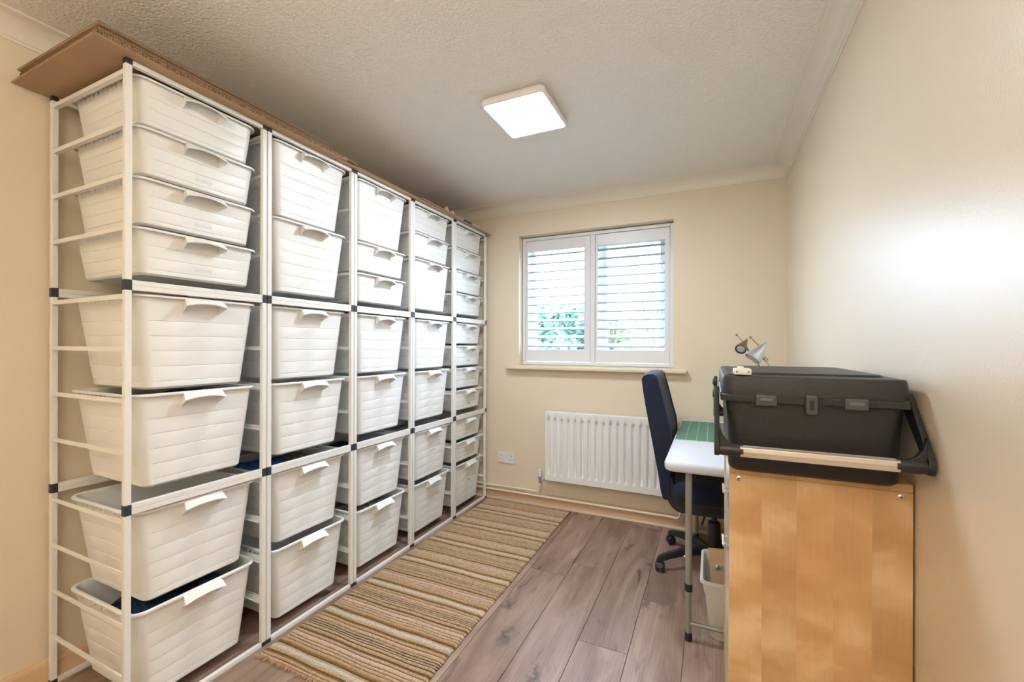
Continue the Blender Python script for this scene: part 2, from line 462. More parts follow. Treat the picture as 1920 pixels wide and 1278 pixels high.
def bez(p0, p1, p2, n=8):
    p0, p1, p2 = map(Vector, (p0, p1, p2))
    return [p0 * (1 - t) ** 2 + p1 * 2 * t * (1 - t) + p2 * t * t for t in [k / n for k in range(n + 1)]]

def rrect(hx, hy, r, z, cx=0, cy=0, seg=4, flat=1):
    """rounded rectangle ring, ccw; 'flat' extra points along each straight run"""
    pts = []
    cs = [(cx + hx - r, cy + hy - r, 0), (cx - hx + r, cy + hy - r, 90), (cx - hx + r, cy - hy + r, 180), (cx + hx - r, cy - hy + r, 270)]
    for k, (x, y, a) in enumerate(cs):
        for s in range(seg + 1):
            t = R(a + 90 * s / seg)
            pts.append((x + r * math.cos(t), y + r * math.sin(t), z))
        if flat:
            nx = cs[(k + 1) % 4]; t2 = R(nx[2])
            e = (nx[0] + r * math.cos(t2), nx[1] + r * math.sin(t2))
            s0 = pts[-1]
            for q in range(1, flat + 1):
                u = q / (flat + 1)
                pts.append((s0[0] + (e[0] - s0[0]) * u, s0[1] + (e[1] - s0[1]) * u, z))
    return pts

# ------------------------------------------------------------------ room shell
T = .12
fl = struct(MB().box(XL - T, XR + T, YF - T, YB + T, -.08, -.009).build('floor', plain('floor_underlay', (.12, .09, .07), .9)))
# laminate planks: 0.2 m wide, run towards the window wall
PW = .2
row_ends = {}
x = -0.1
k0 = int(math.floor((XL + .1) / PW))
k1 = int(math.ceil((XR + .1) / PW))
joint = {-3: 2.345, -2: 1.735, -1: 2.145, -4: 2.19, 0: 1.55, -5: 1.0, 1: 2.6}
for k in range(k0, k1):
    x0 = -.1 + k * PW; x1 = x0 + PW
    a, b = max(x0, XL), min(x1, XR)
    if b - a < .01: continue
    j = joint.get(k, random.uniform(.6, 2.0))
    ys = [j + n * 1.28 for n in range(-5, 4)]
    for y0, y1 in zip(ys, ys[1:]):
        c, d = max(y0, YF), min(y1, YB)
        if d - c < .02: continue
        me = MB().box(a - (a + b) / 2 + .0007, b - (a + b) / 2 - .0007, -(d - c) / 2 + .0007, (d - c) / 2 - .0007, -.009, 0)
        o = me.build('floor_plank', 'oak', fl, bevel=.0010, seg=1)
        o.location = ((a + b) / 2, (c + d) / 2, 0)

struct(MB().box(XL - T, XR + T, YF - T, YB + T, ZC, ZC + .1).build('ceiling', 'ceiling'))
struct(MB().box(XL - T, XL, YF - T, YB + T, 0, ZC).build('wall_left', 'wall'))
struct(MB().box(XR, XR + T, YF - T, YB + T, 0, ZC).build('wall_right', 'wall_satin'))
struct(MB().box(XL, XR, YF - T, YF, 0, ZC).build('wall_front', 'wall'))
WT = .30
wb = MB()
wb.box(XL - T, WX0, YB, YB + WT, 0, ZC).box(WX1, XR + T, YB, YB + WT, 0, ZC)
wb.box(WX0, WX1, YB, YB + WT, 0, WZ0 - .03).box(WX0, WX1, YB, YB + WT, WZ1, ZC)
struct(wb.build('wall_back', 'wall'))

# coving: concave profile with small lips, mitred in the corners
CE = .072
prof = [(0, ZC), (0, ZC - CE - .004), (.005, ZC - CE - .004), (.007, ZC - CE + .006)]
for t in range(9):
    a = R(90 * t / 8)
    prof.append((.010 + (CE - .016) * (1 - math.cos(a)), ZC - .008 - (CE - .014) * (1 - math.sin(a))))
prof += [(CE - .002, ZC - .006), (CE + .004, ZC - .005), (CE + .004, ZC)]
def coving(name, side):
    if side == 'back':  r = [[(XL + o, YB - o, z) for o, z in prof], [(XR - o, YB - o, z) for o, z in prof]]
    if side == 'front': r = [[(XL + o, YF + o, z) for o, z in prof], [(XR - o, YF + o, z) for o, z in prof]]
    if side == 'left':  r = [[(XL + o, YF + o, z) for o, z in prof], [(XL + o, YB - o, z) for o, z in prof]]
    if side == 'right': r = [[(XR - o, YF + o, z) for o, z in prof], [(XR - o, YB - o, z) for o, z in prof]]
    struct(MB().loft(r).build(name, 'cornice', smooth=True, angle=35))
for n, s in enumerate(('back', 'left', 'right', 'front')): coving('trim_%d' % (n + 1), s)

# skirting with a rounded top and a small bead at the floor
SK = [(0, 0), (.016, 0), (.016, .070), (.013, .080), (.006, .086), (0, .086)]
def skirting(name, side):
    f = {'back': lambda o, z, e: ((XL, XR)[e], YB - o, z), 'left': lambda o, z, e: (XL + o, (YF, YB)[e], z), 'right': lambda o, z, e: (XR - o, (YF, YB)[e], z)}[side]
    o = struct(MB().loft([[f(a, z, 0) for a, z in SK], [f(a, z, 1) for a, z in SK]]).build(name, 'skirt'))
    q = [(.016, 0), (.030, 0), (.029, .006), (.024, .012), (.016, .014)]
    MB().loft([[f(a, z, 0) for a, z in q], [f(a, z, 1) for a, z in q]]).build('floor_bead', 'skirt_trim', o)
for s in ('back', 'left', 'right'): skirting('baseboard_' + s, s)

# ------------------------------------------------------------------ window with plantation shutters
win = struct(put('window_1', None))
win['label'] = 'white louvred shutters over the double glazed window'
# window board (sill)
struct(MB().box(-1.462, -.150, YB - .058, YB + .001, WZ0 - .033, WZ0 - .004).build('trim_5', 'sill', None, bevel=.010, seg=3, smooth=True))
struct(MB().box(WX0, WX1, YB, YB + .2, WZ0 - .03, WZ0).build('trim_6', 'wall'))
SY0, SY1 = 3.160, 3.196                                   # shutter frame depth
fr = MB()
FX0, FX1, FZ0, FZ1 = WX0 + .004, WX1 - .003, WZ0 + .002, WZ1 - .006
fw = .024
fr.box(FX0, FX0 + fw, SY0, SY1 + .02, FZ0, FZ1).box(FX1 - fw, FX1, SY0, SY1 + .02, FZ0, FZ1)
fr.box(FX0 + fw, FX1 - fw, SY0, SY1 + .02, FZ0, FZ0 + fw).box(FX0 + fw, FX1 - fw, SY0, SY1 + .02, FZ1 - fw, FZ1)
fr.box(-.824, -.789, SY0 + .002, SY1 + .02, FZ0 + fw, FZ1 - fw)
fr.build('shutter_frame', 'shutter', win, bevel=.003)
LZ0, LZ1, NL = 1.186, 1.958, 12
def shutter(px0, px1, lx0, lx1, tilt):
    p = MB(); z0, z1 = FZ0 + fw + .003, FZ1 - fw - .003
    y0, y1 = SY0 + .004, SY0 + .032
    p.box(px0, lx0, y0, y1, z0, z1).box(lx1, px1, y0, y1, z0, z1)
    p.box(lx0, lx1, y0 + .0015, y1, z0, LZ0).box(lx0, lx1, y0 + .0015, y1, LZ1, z1)
    o = p.build('shutter_panel', 'shutter', win, bevel=.002)
    pitch = (LZ1 - LZ0) / NL
    hw = .0315
    ring = [(hw * math.cos(a), .0052 * math.sin(a)) for a in [2 * math.pi * k / 14 for k in range(14)]]
    ct, st = math.cos(tilt), math.sin(tilt)
    ring = [(u * ct - w * st, u * st + w * ct) for u, w in ring]
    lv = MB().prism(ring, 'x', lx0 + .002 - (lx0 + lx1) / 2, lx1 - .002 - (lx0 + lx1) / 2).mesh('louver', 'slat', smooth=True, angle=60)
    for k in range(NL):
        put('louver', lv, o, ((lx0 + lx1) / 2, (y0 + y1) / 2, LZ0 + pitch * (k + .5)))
    return o
shutter(FX0 + fw + .003, -.827, -1.325, -.872, R(21))
s2 = shutter(-.786, FX1 - fw - .003, -.768, -.300, R(26))
for z in (1.25, 1.88):
    MB().tube([(FX1 - fw - .001, SY0 - .001, z - .03), (FX1 - fw - .001, SY0 - .001, z + .03)], .004, 8).build('hinge', 'shutter', s2, smooth=True)
# upvc window behind
GY0, GY1 = 3.285, 3.345
g = MB()
g.box(WX0, WX0 + .055, GY0, GY1, WZ0, WZ1).box(WX1 - .055, WX1, GY0, GY1, WZ0, WZ1)
g.box(WX0 + .055, WX1 - .055, GY0, GY1, WZ0, WZ0 + .055).box(WX0 + .055, WX1 - .055, GY0, GY1, WZ1 - .055, WZ1)
g.box(-.845, -.775, GY0, GY1, WZ0 + .055, WZ1 - .055)
g.build('window_frame', 'upvc', win, bevel=.004)
g = MB()
sx0, sx1, sz0, sz1 = -.777, WX1 - .053, WZ0 + .053, WZ1 - .053
g.box(sx0, sx0 + .05, GY0 - .018, GY0 + .03, sz0, sz1).box(sx1 - .05, sx1, GY0 - .018, GY0 + .03, sz0, sz1)
g.box(sx0 + .05, sx1 - .05, GY0 - .018, GY0 + .03, sz0, sz0 + .05).box(sx0 + .05, sx1 - .05, GY0 - .018, GY0 + .03, sz1 - .05, sz1)
g.build('window_sash', 'upvc', win, bevel=.004)
for a, b in ((WX0 + .05, -.842), (sx0 + .045, sx1 - .045)):
    MB().box(a, b, GY0 + .030, GY0 + .036, WZ0 + .05, WZ1 - .05).build('pane', 'glass', win)

# ------------------------------------------------------------------ shelving towers
B0, PITCH = .703, .470
XF, XB = -1.648, -2.140              # centres of front and rear posts
PS = .009                            # half post
MH = .700
SLOT = (.178, .340, .502, .664)
TW = .4665                           # tower width
tower_names = ['leftmost tower', 'second tower from the left', 'middle tower', 'fourth tower from the left', 'tower nearest the window wall']
post_me = MB().box(-PS, PS, -PS, PS, .016, MH - .016).mesh('post', 'white_metal', bevel=.0025)
conn_me = MB().box(-PS - .0006, PS + .0006, -PS - .0006, PS + .0006, 0, .016).mesh('connector', 'connector', bevel=.0015)
rail_me = MB().box(-.0085, .0085, PS, TW - PS, 0, .016).mesh('rail', 'white_metal', bevel=.002)
rm = MB()
L = XF - XB
rm.prism([(-.007, .006), (-.007, -.008), (.007, -.008), (.007, -.006), (-.0045, -.006), (-.0045, .006)], 'x', -L + PS, -PS)
run_me = rm.mesh('runner', 'white_metal')
rm = MB(); rm.prism([(.007, .006), (.0045, .006), (.0045, -.006), (-.007, -.006), (-.007, -.008), (.007, -.008)], 'x', -L + PS, -PS)
run_me2 = rm.mesh('runner', 'white_metal')
for i in range(5):
    t = thing('shelving_tower', ['white metal frame tower holding baskets, leftmost and nearest the camera',
                                 'white metal frame tower holding six deep baskets, second from the left',
                                 'white metal frame tower, middle one of the five',
                                 'white metal frame tower, fourth from the left',
                                 'white metal frame tower standing against the window wall by the socket'][i], 'shelving', (XF, B0 + i * PITCH + .001, 0), 0, 'white basket frame towers')
    for m in range(3):
        z = m * MH
        for dx in (0, -L):
            for dy in (PS, TW - PS):
                put('post', post_me, t, (dx, dy, z))
                put('connector', conn_me, t, (dx, dy, z)); put('connector', conn_me, t, (dx, dy, z + MH - .016))
            put('rail', rail_me, t, (dx, 0, z)); put('rail', rail_me, t, (dx, 0, z + MH - .016))
        for s in SLOT:
            put('runner', run_me, t, (0, PS, z + s)); put('runner', run_me2, t, (0, TW - PS, z + s))

# ------------------------------------------------------------------ baskets
def basket_meshes(h, tx_f, tx_b, ty, lines, key):
    """local: origin at the centre of the bottom; +x is the front; rim at z = h"""
    DX, DY = .205, .1985             # half size just under the rim
    seg, flat = 5, 3
    def ring(z, out=0., rib=0.):
        u = 1 - z / h
        hx = DX - (tx_f + tx_b) / 2 * u + out; hy = DY - ty * u + out
        cx = (tx_b - tx_f) / 2 * u
        r = .035 - .010 * u
        pts = rrect(hx, hy, r + max(out, -.005), z, cx, 0, seg, flat)
        if rib:
            n = seg + 1 + flat; q = []
            for k, (x, y, zz) in enumerate(pts):
                if k % n >= seg + 1:                       # straight run: push in
                    side = k // n
                    d = [(0, -1), (1, 0), (0, 1), (-1, 0)][side]
                    x += d[0] * rib; y += d[1] * rib
                q.append((x, y, zz))
            pts = q
        return pts
    tub = MB()
    rings = [ring(.006, -.012), ring(0.0, -.006) if False else ring(.001, -.007), ring(.008, 0)]
    e = .0019
    for z in lines:
        rings += [ring(z - .0034, 0, 0), ring(z - .0010, 0, e), ring(z + .0003, 0, 0)]
    rings += [ring(h - .004, 0)]
    rings += [ring(h - .004, -.003), ring(.010, -.003), ring(.004, -.010)]
    tub.loft(rings, True, True)
    # gussets under the side rims
    for sy in (-1, 1):
        for k in range(11):
            x = -.15 + k * .03
            tub.box(x - .0018, x + .0018, sy * DY + (-.002 if sy > 0 else -.006), sy * DY + (.006 if sy > 0 else .002), h - .022, h - .005)
    tm = tub.mesh(key + '_tub', 'basket', smooth=True, angle=24)
    rim = MB()
    def rr(o, z): return rrect(DX + o, DY + o, .035 + o, z, 0, 0, seg, flat)
    rim.loft([rr(-.001, h - .004), rr(-.001, h - .0005), rr(.002, h + .001), rr(.009, h + .001), rr(.0115, h - .001), rr(.0115, h - .007), rr(.0095, h - .007), rr(.0095, h - .003), rr(.001, h - .003), rr(-.001, h - .004)], False, False)
    rmh = rim.mesh(key + '_rim', 'basket', smooth=True, angle=50)
    # scoop handle
    hd = MB(); nseg = 14; W = .066
    rows = []
    for k in range(nseg + 1):
        s = -1 + 2 * k / nseg
        y = s * W; a = abs(s)
        wide = min(1, (1 - a) * 9) ** .5 if a > .88 else 1
        out = .038 - .005 * s * s; drop = .0165 + .0105 * a ** 2.2
        xb = DX + .004; yr = y * .90; yo = y * 1.04
        top = [(xb, yr, h + .0012), (xb + out * .5, (yr + yo) / 2, h + .0005 - drop * .30), (xb + out, yo, h - drop)]
        lip = [(xb + out - .0005, yo, h - drop - .0035), (xb + out - .0028, yo * .99, h - drop - .0030), (xb + out * .5, (yr + yo) / 2, h - .003 - drop * .30), (xb, yr, h - .004)]
        rows.append(top + lip)
    hd.loft(rows)
    for s in (-1, 1):
        xb = DX; bt = .052 if h > .2 else .044
        q = [(xb + .002, h + .0005, .90), (xb + .018, h - .006, .965), (xb + .033, h - .029, 1.04), (xb + .026, h - .034, 1.0), (xb - .004, h - bt, .90)]
        hd.loft([[(x, s * W * k, z) for x, z, k in q], [(x, s * (W * k - .0022), z) for x, z, k in q]])
    hm = hd.mesh(key + '_handle', 'basket', smooth=True, angle=35)
    return tm, rmh, hm
HB, HS = .312, .150
big_me = basket_meshes(HB, .022, .034, .038, [.028 + .0505 * k for k in range(5)], 'deep_basket')
small_me = basket_meshes(HS, .012, .018, .020, [.022, .060, .100][:2] + [.098], 'shallow_basket')
plan = [  # per tower, from the top: S shallow, D deep; '.' nothing
    'SSSS DD DD', 'DD DD DD', 'DSS DD DD', 'SSD DD DD', 'SSSS SSSS SSD']
ordinal = ['topmost', 'second from the top', 'third from the top', 'fourth from the top', 'fifth from the top', 'sixth from the top',
           'seventh from the top', 'eighth from the top', 'ninth from the top', 'tenth from the top', 'eleventh from the top']
basket_at = {}
stick_me = MB().box(0, .0006, -.028, .028, -.006, .006).mesh('label_sticker', 'sticker')
ink_me = MB().box(.0006, .0009, -.016, .016, -.0016, .0016).mesh('print_line', 'ink')
stickers = {(0, 1): 0, (0, 2): 0, (0, 3): 0, (2, 1): 0, (2, 5): 1, (2, 6): 1, (3, 1): 0, (3, 5): 1, (3, 6): 1, (4, 4): 2, (4, 5): 2, (4, 7): 2, (4, 10): 2}
for i, row in enumerate(plan):
    n = 0; total = len(row.replace(' ', ''))
    for m, mod in enumerate(row.split()):
        slot = 3
        for c in mod:
            rimz = (2 - m) * MH + SLOT[slot] + .0125
            h = HB if c == 'D' else HS
            me = big_me if c == 'D' else small_me
            where = 'bottom' if n == total - 1 else ordinal[n]
            lab = '%s cream plastic basket, %s in the %s' % ('deep' if c == 'D' else 'shallow', where, tower_names[i])
            jx = random.uniform(-.004, .004)
            t = thing('storage_basket', lab, 'basket', (-1.866 + jx, B0 + i * PITCH + .001 + TW / 2, rimz - h), random.uniform(-.006, .006), 'cream storage baskets in the towers')
            put('tub', me[0], t); put('rim', me[1], t); put('handle', me[2], t)
            k = stickers.get((i, n))
            if k is not None:
                if c == 'S': px, pz, ty = .205 - .012 * (1 - .040 / HS), .040, 0
                else: px, pz = .205 - .022 * (1 - .17 / HB), .165
                s = put('label_sticker', stick_me, t, (px + .0002, .01, pz), (0, R(4.2), 0))
                if k == 2: put('print_line', ink_me, s)
            basket_at[(i, n)] = (t, rimz, h)
            slot -= 2 if c == 'D' else 1
            n += 1

# folded cloth showing over the rims
def cloth_in(i, n, x0, x1, y0, y1, top, mat, label, bumps=.012):
    t, rimz, h = basket_at[(i, n)]
    nx, ny = 16, 22; rnd = random.Random(i * 100 + n * 10 + int((y0 + 1) * 50))
    ph = [(rnd.uniform(15, 55), rnd.uniform(15, 55), rnd.uniform(0, 6)) for _ in range(5)]
    mb = MB(); top_v = []; bot_v = []
    for a in range(nx + 1):
        for b in range(ny + 1):
            u, w = a / nx, b / ny
            x = x0 + (x1 - x0) * u; y = y0 + (y1 - y0) * w
            e = min(1, 7 * min(u, 1 - u)) ** .5 * min(1, 7 * min(w, 1 - w)) ** .5
            z = sum(math.sin(p * x + q * y + r) for p, q, r in ph) / 5 * bumps
            top_v.append((x, y, h - top - .05 + (.05 + z) * e)); bot_v.append((x, y, h - top - .055))
    W = ny + 1; K = len(top_v); f = []
    for a in range(nx):
        for b in range(ny):
            q = (a * W + b, a * W + b + 1, (a + 1) * W + b + 1, (a + 1) * W + b)
            f.append(q); f.append(tuple(K + v for v in reversed(q)))
    edge = [b for b in range(ny)] + [a * W + ny for a in range(nx)] + [nx * W + b for b in range(ny, 0, -1)] + [a * W for a in range(nx, 0, -1)]
    for a, b in zip(edge, edge[1:] + edge[:1]): f.append((a, b, K + b, K + a))
    mb.add(top_v + bot_v, f)
    o = mb.build('folded_cloth', mat, None, smooth=True, angle=80)
    o.location = t.location; o.rotation_euler = t.rotation_euler
    return tag(o, label, 'cloth', 'fabric kept in the baskets')
cloth_in(0, 5, -.12, .185, -.16, -.01, .022, 'cl_cream', 'tan folded cloth in the sixth basket down the leftmost tower')
cloth_in(0, 5, -.10, .188, .0, .085, .012, 'cl_blue', 'blue folded cloth between tan and grey ones in the leftmost tower')
cloth_in(0, 5, -.10, .185, .09, .175, .016, 'cl_grey', 'grey patterned folded cloth beside a blue one in the leftmost tower')
cloth_in(0, 7, -.06, .172, -.165, .13, .020, 'cl_navy', 'dark navy fabric filling the bottom basket of the leftmost tower', .03)
cloth_in(1, 4, -.15, .186, -.18, .02, .006, 'cl_blue', 'bright blue fabric heaped in a lower basket of the second tower', .016)
cloth_in(1, 4, -.15, .186, .03, .175, .012, 'cl_olive', 'olive striped fabric beside bright blue fabric in the second tower', .012)
cloth_in(2, 5, -.12, .186, -.17, .0, .014, 'cl_navy', 'dark navy fabric in a lower basket of the middle tower')
cloth_in(2, 5, -.12, .186, .02, .175, .010, 'cl_stripe', 'grey white striped fabric in a lower basket of the middle tower')
cloth_in(2, 6, -.08, .186, -.17, .14, .022, 'cl_olive', 'crumpled olive grey fabric in the bottom basket of the middle tower', .022)
cloth_in(3, 5, -.12, .186, -.16, .16, .008, 'cl_stripe', 'pale grey striped fabric in a lower basket of the fourth tower', .014)
cloth_in(4, 9, -.15, .178, -.165, .06, .001, 'cl_green', 'bright green fabric in a shallow basket by the window wall', .006)
cloth_in(2, 1, -.05, .188, .02, .16, .002, 'cl_orange', 'orange cloth edge under the top basket of the middle tower', .006)

# ------------------------------------------------------------------ flattened cardboard and oddments on top
TOPZ = 3 * MH + .0012
def sheet(x0, x1, y0, y1, z0, th, mat, label, rz=0., name='cardboard_sheet', cat='cardboard', grp='flattened cardboard on top of the towers'):
    cx, cy = (x0 + x1) / 2, (y0 + y1) / 2
    o = MB().box(x0 - cx, x1 - cx, y0 - cy, y1 - cy, 0, th).build(name, mat, None, bevel=.0012, seg=1)
    o.location = (cx, cy, z0); o.rotation_euler = (0, 0, rz)
    return tag(o, label, cat, grp)
sheet(-2.160, -1.600, .612, 1.512, TOPZ, .004, 'card_thin', 'lowest brown cardboard sheet overhanging the leftmost tower')
sheet(-2.158, -1.612, 1.515, 3.083, TOPZ, .004, 'card_thin', 'long brown cardboard sheet lying over the far towers')
sheet(-2.155, -1.602, .622, 1.560, TOPZ + .0042, .016, 'card', 'thick honeycomb cardboard sheet at the near end of the stack')
sheet(-2.150, -1.618, .635, 1.640, TOPZ + .0204, .007, 'card_thin', 'middle brown cardboard sheet in the near stack', R(.3))
sheet(-2.150, -1.612, .630, 1.480, TOPZ + .0288, .010, 'card', 'fluted cardboard sheet second from the top of the near stack')
sheet(-2.140, -1.606, .622, 1.450, TOPZ + .0390, .006, 'card_thin', 'uppermost brown cardboard sheet of the near stack', R(.4))
sheet(-2.150, -1.625, 1.645, 2.30, TOPZ + .0042, .009, 'card_thin', 'brown cardboard sheet above the middle tower')
sheet(-2.130, -1.632, 1.66, 2.18, TOPZ + .0134, .007, 'card', 'short fluted cardboard sheet above the middle tower')
sheet(-2.140, -1.622, 2.31, 2.96, TOPZ + .0042, .008, 'pinkcard', 'pinkish card sheet above the fourth tower', 0)
sheet(-2.120, -1.632, 2.19, 2.62, TOPZ + .0215, .006, 'pinkcard', 'tilted pink card resting above the middle and fourth towers', R(1))
for k, (y, hh) in enumerate(((2.50, .040), (2.57, .030))):
    o = MB().prism([(-.022, 0), (.022, 0), (.0, hh)], 'x', -.012, .012).build('wooden_offcut', 'wood_toy')
    o.location = (-1.66, y, TOPZ + .028); tag(o, ['taller pointed wooden piece on the pink card on top of the towers', 'shorter pointed wooden piece on the pink card on top of the towers'][k], 'wood piece', 'pointed wooden pieces')
for (y0, y1, hh, mt, lab) in ((2.635, 2.72, .030, 'blue_pack', 'blue grey packet on top of the fourth tower'), (2.725, 2.84, .028, 'dark_pack', 'dark packet between pale packets on top of the far tower'), (2.845, 2.955, .034, 'paper_pack', 'pale printed packet on top of the far tower')):
    o = MB().box(-.05, .05, -(y1 - y0) / 2, (y1 - y0) / 2, 0, hh).build('packet', mt, None, bevel=.004)
    o.location = (-1.70, (y0 + y1) / 2, TOPZ + .0124); tag(o, lab, 'packet', 'packets on top of the towers')

# ------------------------------------------------------------------ rug
stripe = [  # (width mm, colour, height mm) one period of 268 mm, starting at the triple dark lines
    (6, 'd', 7), (6, 'b', 9), (6, 'd', 7), (6, 'b', 9), (6, 'd', 7), (8, 'b', 10), (5, 'd', 7), (16, 'p', 12), (5, 'g', 8), (12, 't', 11), (8, 'o', 9), (6, 'g', 8),
    (9, 't', 11), (22, 'w', 13), (9, 't', 10), (7, 'g', 8), (9, 'o', 9), (13, 't', 12), (5, 'k', 8), (11, 'p', 11), (5, 'k', 8), (9, 'r', 11), (6, 'k', 8), (18, 'r', 12),
    (5, 'k', 8), (10, 'p', 11), (6, 'o', 9), (8, 'v', 8), (15, 't', 11), (6, 'v', 8), (11, 'b', 11)]
pal = {'d': srgb(64, 56, 50), 'b': srgb(188, 164, 134), 'p': srgb(194, 166, 140), 'o': srgb(140, 108, 72), 't': srgb(186, 158, 122), 'g': srgb(104, 80, 52),
       'w': srgb(196, 186, 170), 'k': srgb(122, 100, 78), 'r': srgb(202, 176, 152), 'v': srgb(96, 78, 56)}
RX0, RX1, RY0, RY1 = -1.612, -.925, 1.118, 3.052
def make_rug():
    me = bpy.data.meshes.new('runner_rug')
    rows = []; y = RY0; k = 0
    # phase: triple lines start at 1.335
    start = 1.337 - .268
    y = start
    while y < RY1:
        w, c, hh = stripe[k % len(stripe)]; k += 1
        y2 = y + w / 1000 * (.268 / (sum(s[0] for s in stripe) / 1000))
        a, b = max(y, RY0), min(y2, RY1)
        if b > a + .0005: rows.append((a, b, pal[c], hh / 1000))
        y = y2
    nx = 46; v = []; f = []; cols = []
    rnd = random.Random(3)
    def wob(x, yy): return .0018 * math.sin(x * 9 + yy * 7) + .0015 * math.sin(x * 23 + yy * 31)
    def grid_row(yy, z):
        base = len(v)
        for i in range(nx + 1):
            u = i / nx; x = RX0 + (RX1 - RX0) * u
            if i == nx: x += .0015 * math.sin(yy * 60) + rnd.uniform(-.002, .002) - .012 * (yy - RY0) / 2
            e = 0.35 if i in (0, nx) else 1
            v.append((x, yy + wob(x, yy) * (1 if RY0 + .01 < yy < RY1 - .01 else .4), z * e + rnd.uniform(-.0006, .0006)))
        return base
    prev = None
    for (a, b, c, hh) in rows:
        ids = [grid_row(a + .0001, hh * .62), grid_row(a + (b - a) * .3, hh), grid_row(a + (b - a) * .7, hh), grid_row(b - .0001, hh * .62)]
        if prev is not None: ids = [prev] + ids
        for r0, r1 in zip(ids, ids[1:]):
            for i in range(nx):
                f.append((r0 + i, r0 + i + 1, r1 + i + 1, r1 + i)); cols.append(c)
        prev = ids[-1]
    # skirt to the floor
    n = len(v) // (nx + 1)
    def foot(idx):
        p = v[idx]; v.append((p[0], p[1], .0005)); return len(v) - 1
    edge = [i for i in range(nx + 1)] + [r * (nx + 1) + nx for r in range(1, n)] + [(n - 1) * (nx + 1) + i for i in range(nx - 1, -1, -1)] + [r * (nx + 1) for r in range(n - 2, 0, -1)]
    ft = [foot(i) for i in edge]
    for k in range(len(edge)):
        q = (k + 1) % len(edge)
        f.append((edge[k], ft[k], ft[q], edge[q])); cols.append(srgb(120, 95, 70))
    me.from_pydata(v, [], f)
    ca = me.color_attributes.new('stripe', 'FLOAT_COLOR', 'CORNER')
    li = 0
    for p, c in zip(me.polygons, cols):
        for _ in p.loop_indices:
            ca.data[li].color = (*c, 1); li += 1
        p.use_smooth = True
    me.materials.append(M['rug'])
    return put('runner_rug', me)
rug = tag(make_rug(), 'striped brown and cream wool runner rug along the basket towers', 'rug')
# tufted end fringe
fb = MB(); rnd = random.Random(5)
for k in range(150):
    x = RX0 + .004 + (RX1 - RX0 - .008) * k / 149
    l = rnd.uniform(.008, .018); dx = rnd.uniform(-.004, .004)
    fb.tube([(x, RY0 + .004, .004), (x + dx * .5, RY0 - l * .5, .006), (x + dx, RY0 - l, .002)], [.0022, .0022, .0012], 5)
fr_o = fb.build('fringe', plain('rug_fringe_wool', srgb(184, 150, 118), .95), rug); fr_o['kind'] = 'stuff'

# ------------------------------------------------------------------ radiator with pipes
RXA, RXB, RZ0, RZ1 = -1.121, -.222, .223, .733
rad = thing('radiator', 'white fluted panel radiator under the window', 'radiator', (RXA, YB, RZ0))
RW, RH = RXB - RXA, RZ1 - RZ0
def rad_front():
    mb = MB(); pitch = .0508; xs = []
    n = int(RW / .0042)
    xs = [RW * k / n for k in range(n + 1)]
    zs = [0, .004, .010, .030, .046, .056, .066, .10, .25, RH - .085, RH - .062, RH - .054, RH - .046, RH - .012, RH - .004, RH]
    def d(x, z):
        y = -.100
        if x < .004 or x > RW - .004 or z < .003 or z > RH - .003: y += .008
        q = ((x - .004) / pitch) % 1.0
        g = max(0, 1 - abs(q - .5) / .27); g = g * g * (3 - 2 * g)
        mz = min(1, max(0, (z - .048) / .016)) * min(1, max(0, (RH - .046 - z) / .016))
        if .02 < x < RW - .02: y += .017 * g * mz
        return y
    v = [(x, d(x, z), z) for z in zs for x in xs]; W = len(xs); f = []
    for a in range(len(zs) - 1):
        for b in range(W - 1):
            f.append((a * W + b, a * W + b + 1, (a + 1) * W + b + 1, (a + 1) * W + b))
    mb.add(v, f)
    return mb.build('front_panel', 'rad', rad, smooth=True, angle=55)
rad_front()
MB().box(.001, RW - .001, -.080, -.030, .002, RH - .002).build('casing', 'rad', rad, bevel=.003)
for x in (.15, RW - .15): MB().box(x - .015, x + .015, -.030, -.001, .1, RH - .1).build('wall_bracket', 'rad', rad)
for x, s in ((-.052, -1), (RW + .035, 1)):
    v = MB().lathe([(.010, 0), (.010, .020), (.013, .022), (.013, .040)], 14, (x, -.055, -.035)).build('valve', 'chrome', rad, smooth=True)
    MB().lathe([(.013, .0), (.0145, .004), (.0145, .018), (.0125, .022), (.0125, .050), (.010, .056)], 14, (x, -.055, .006)).build('valve_cap', 'socket', v, smooth=True)
    MB().tube([(x, -.055, -.008), (x + (.050 if s < 0 else -.036), -.055, -.008)], .008, 10).build('valve_tail', 'chrome', v, smooth=True)
PR = .0085
p1 = [(XL + .03, YB - .028, .108)] + [(-1.26, YB - .028, .108)] + bez((-1.235, YB - .030, .108), (-1.173, YB - .045, .104), (-1.173, YB - .055, .145)) + [(-1.173, YB - .055, RZ0 - .036)]
tag(MB().tube(p1, PR, 10).build('heating_pipe', 'pipe', None, smooth=True), 'upper cream pipe running from the corner up to the radiator valve', 'pipe', 'radiator pipes')
xr = RXB + .035
p2 = [(XL + .03, YB - .028, .074)] + [(xr - .07, YB - .028, .074)] + bez((xr - .045, YB - .030, .074), (xr, YB - .045, .070), (xr, YB - .055, .125)) + [(xr, YB - .055, RZ0 - .036)]
tag(MB().tube(p2, PR, 10).build('heating_pipe', 'pipe', None, smooth=True), 'lower cream pipe running along the top of the skirting', 'pipe', 'radiator pipes')

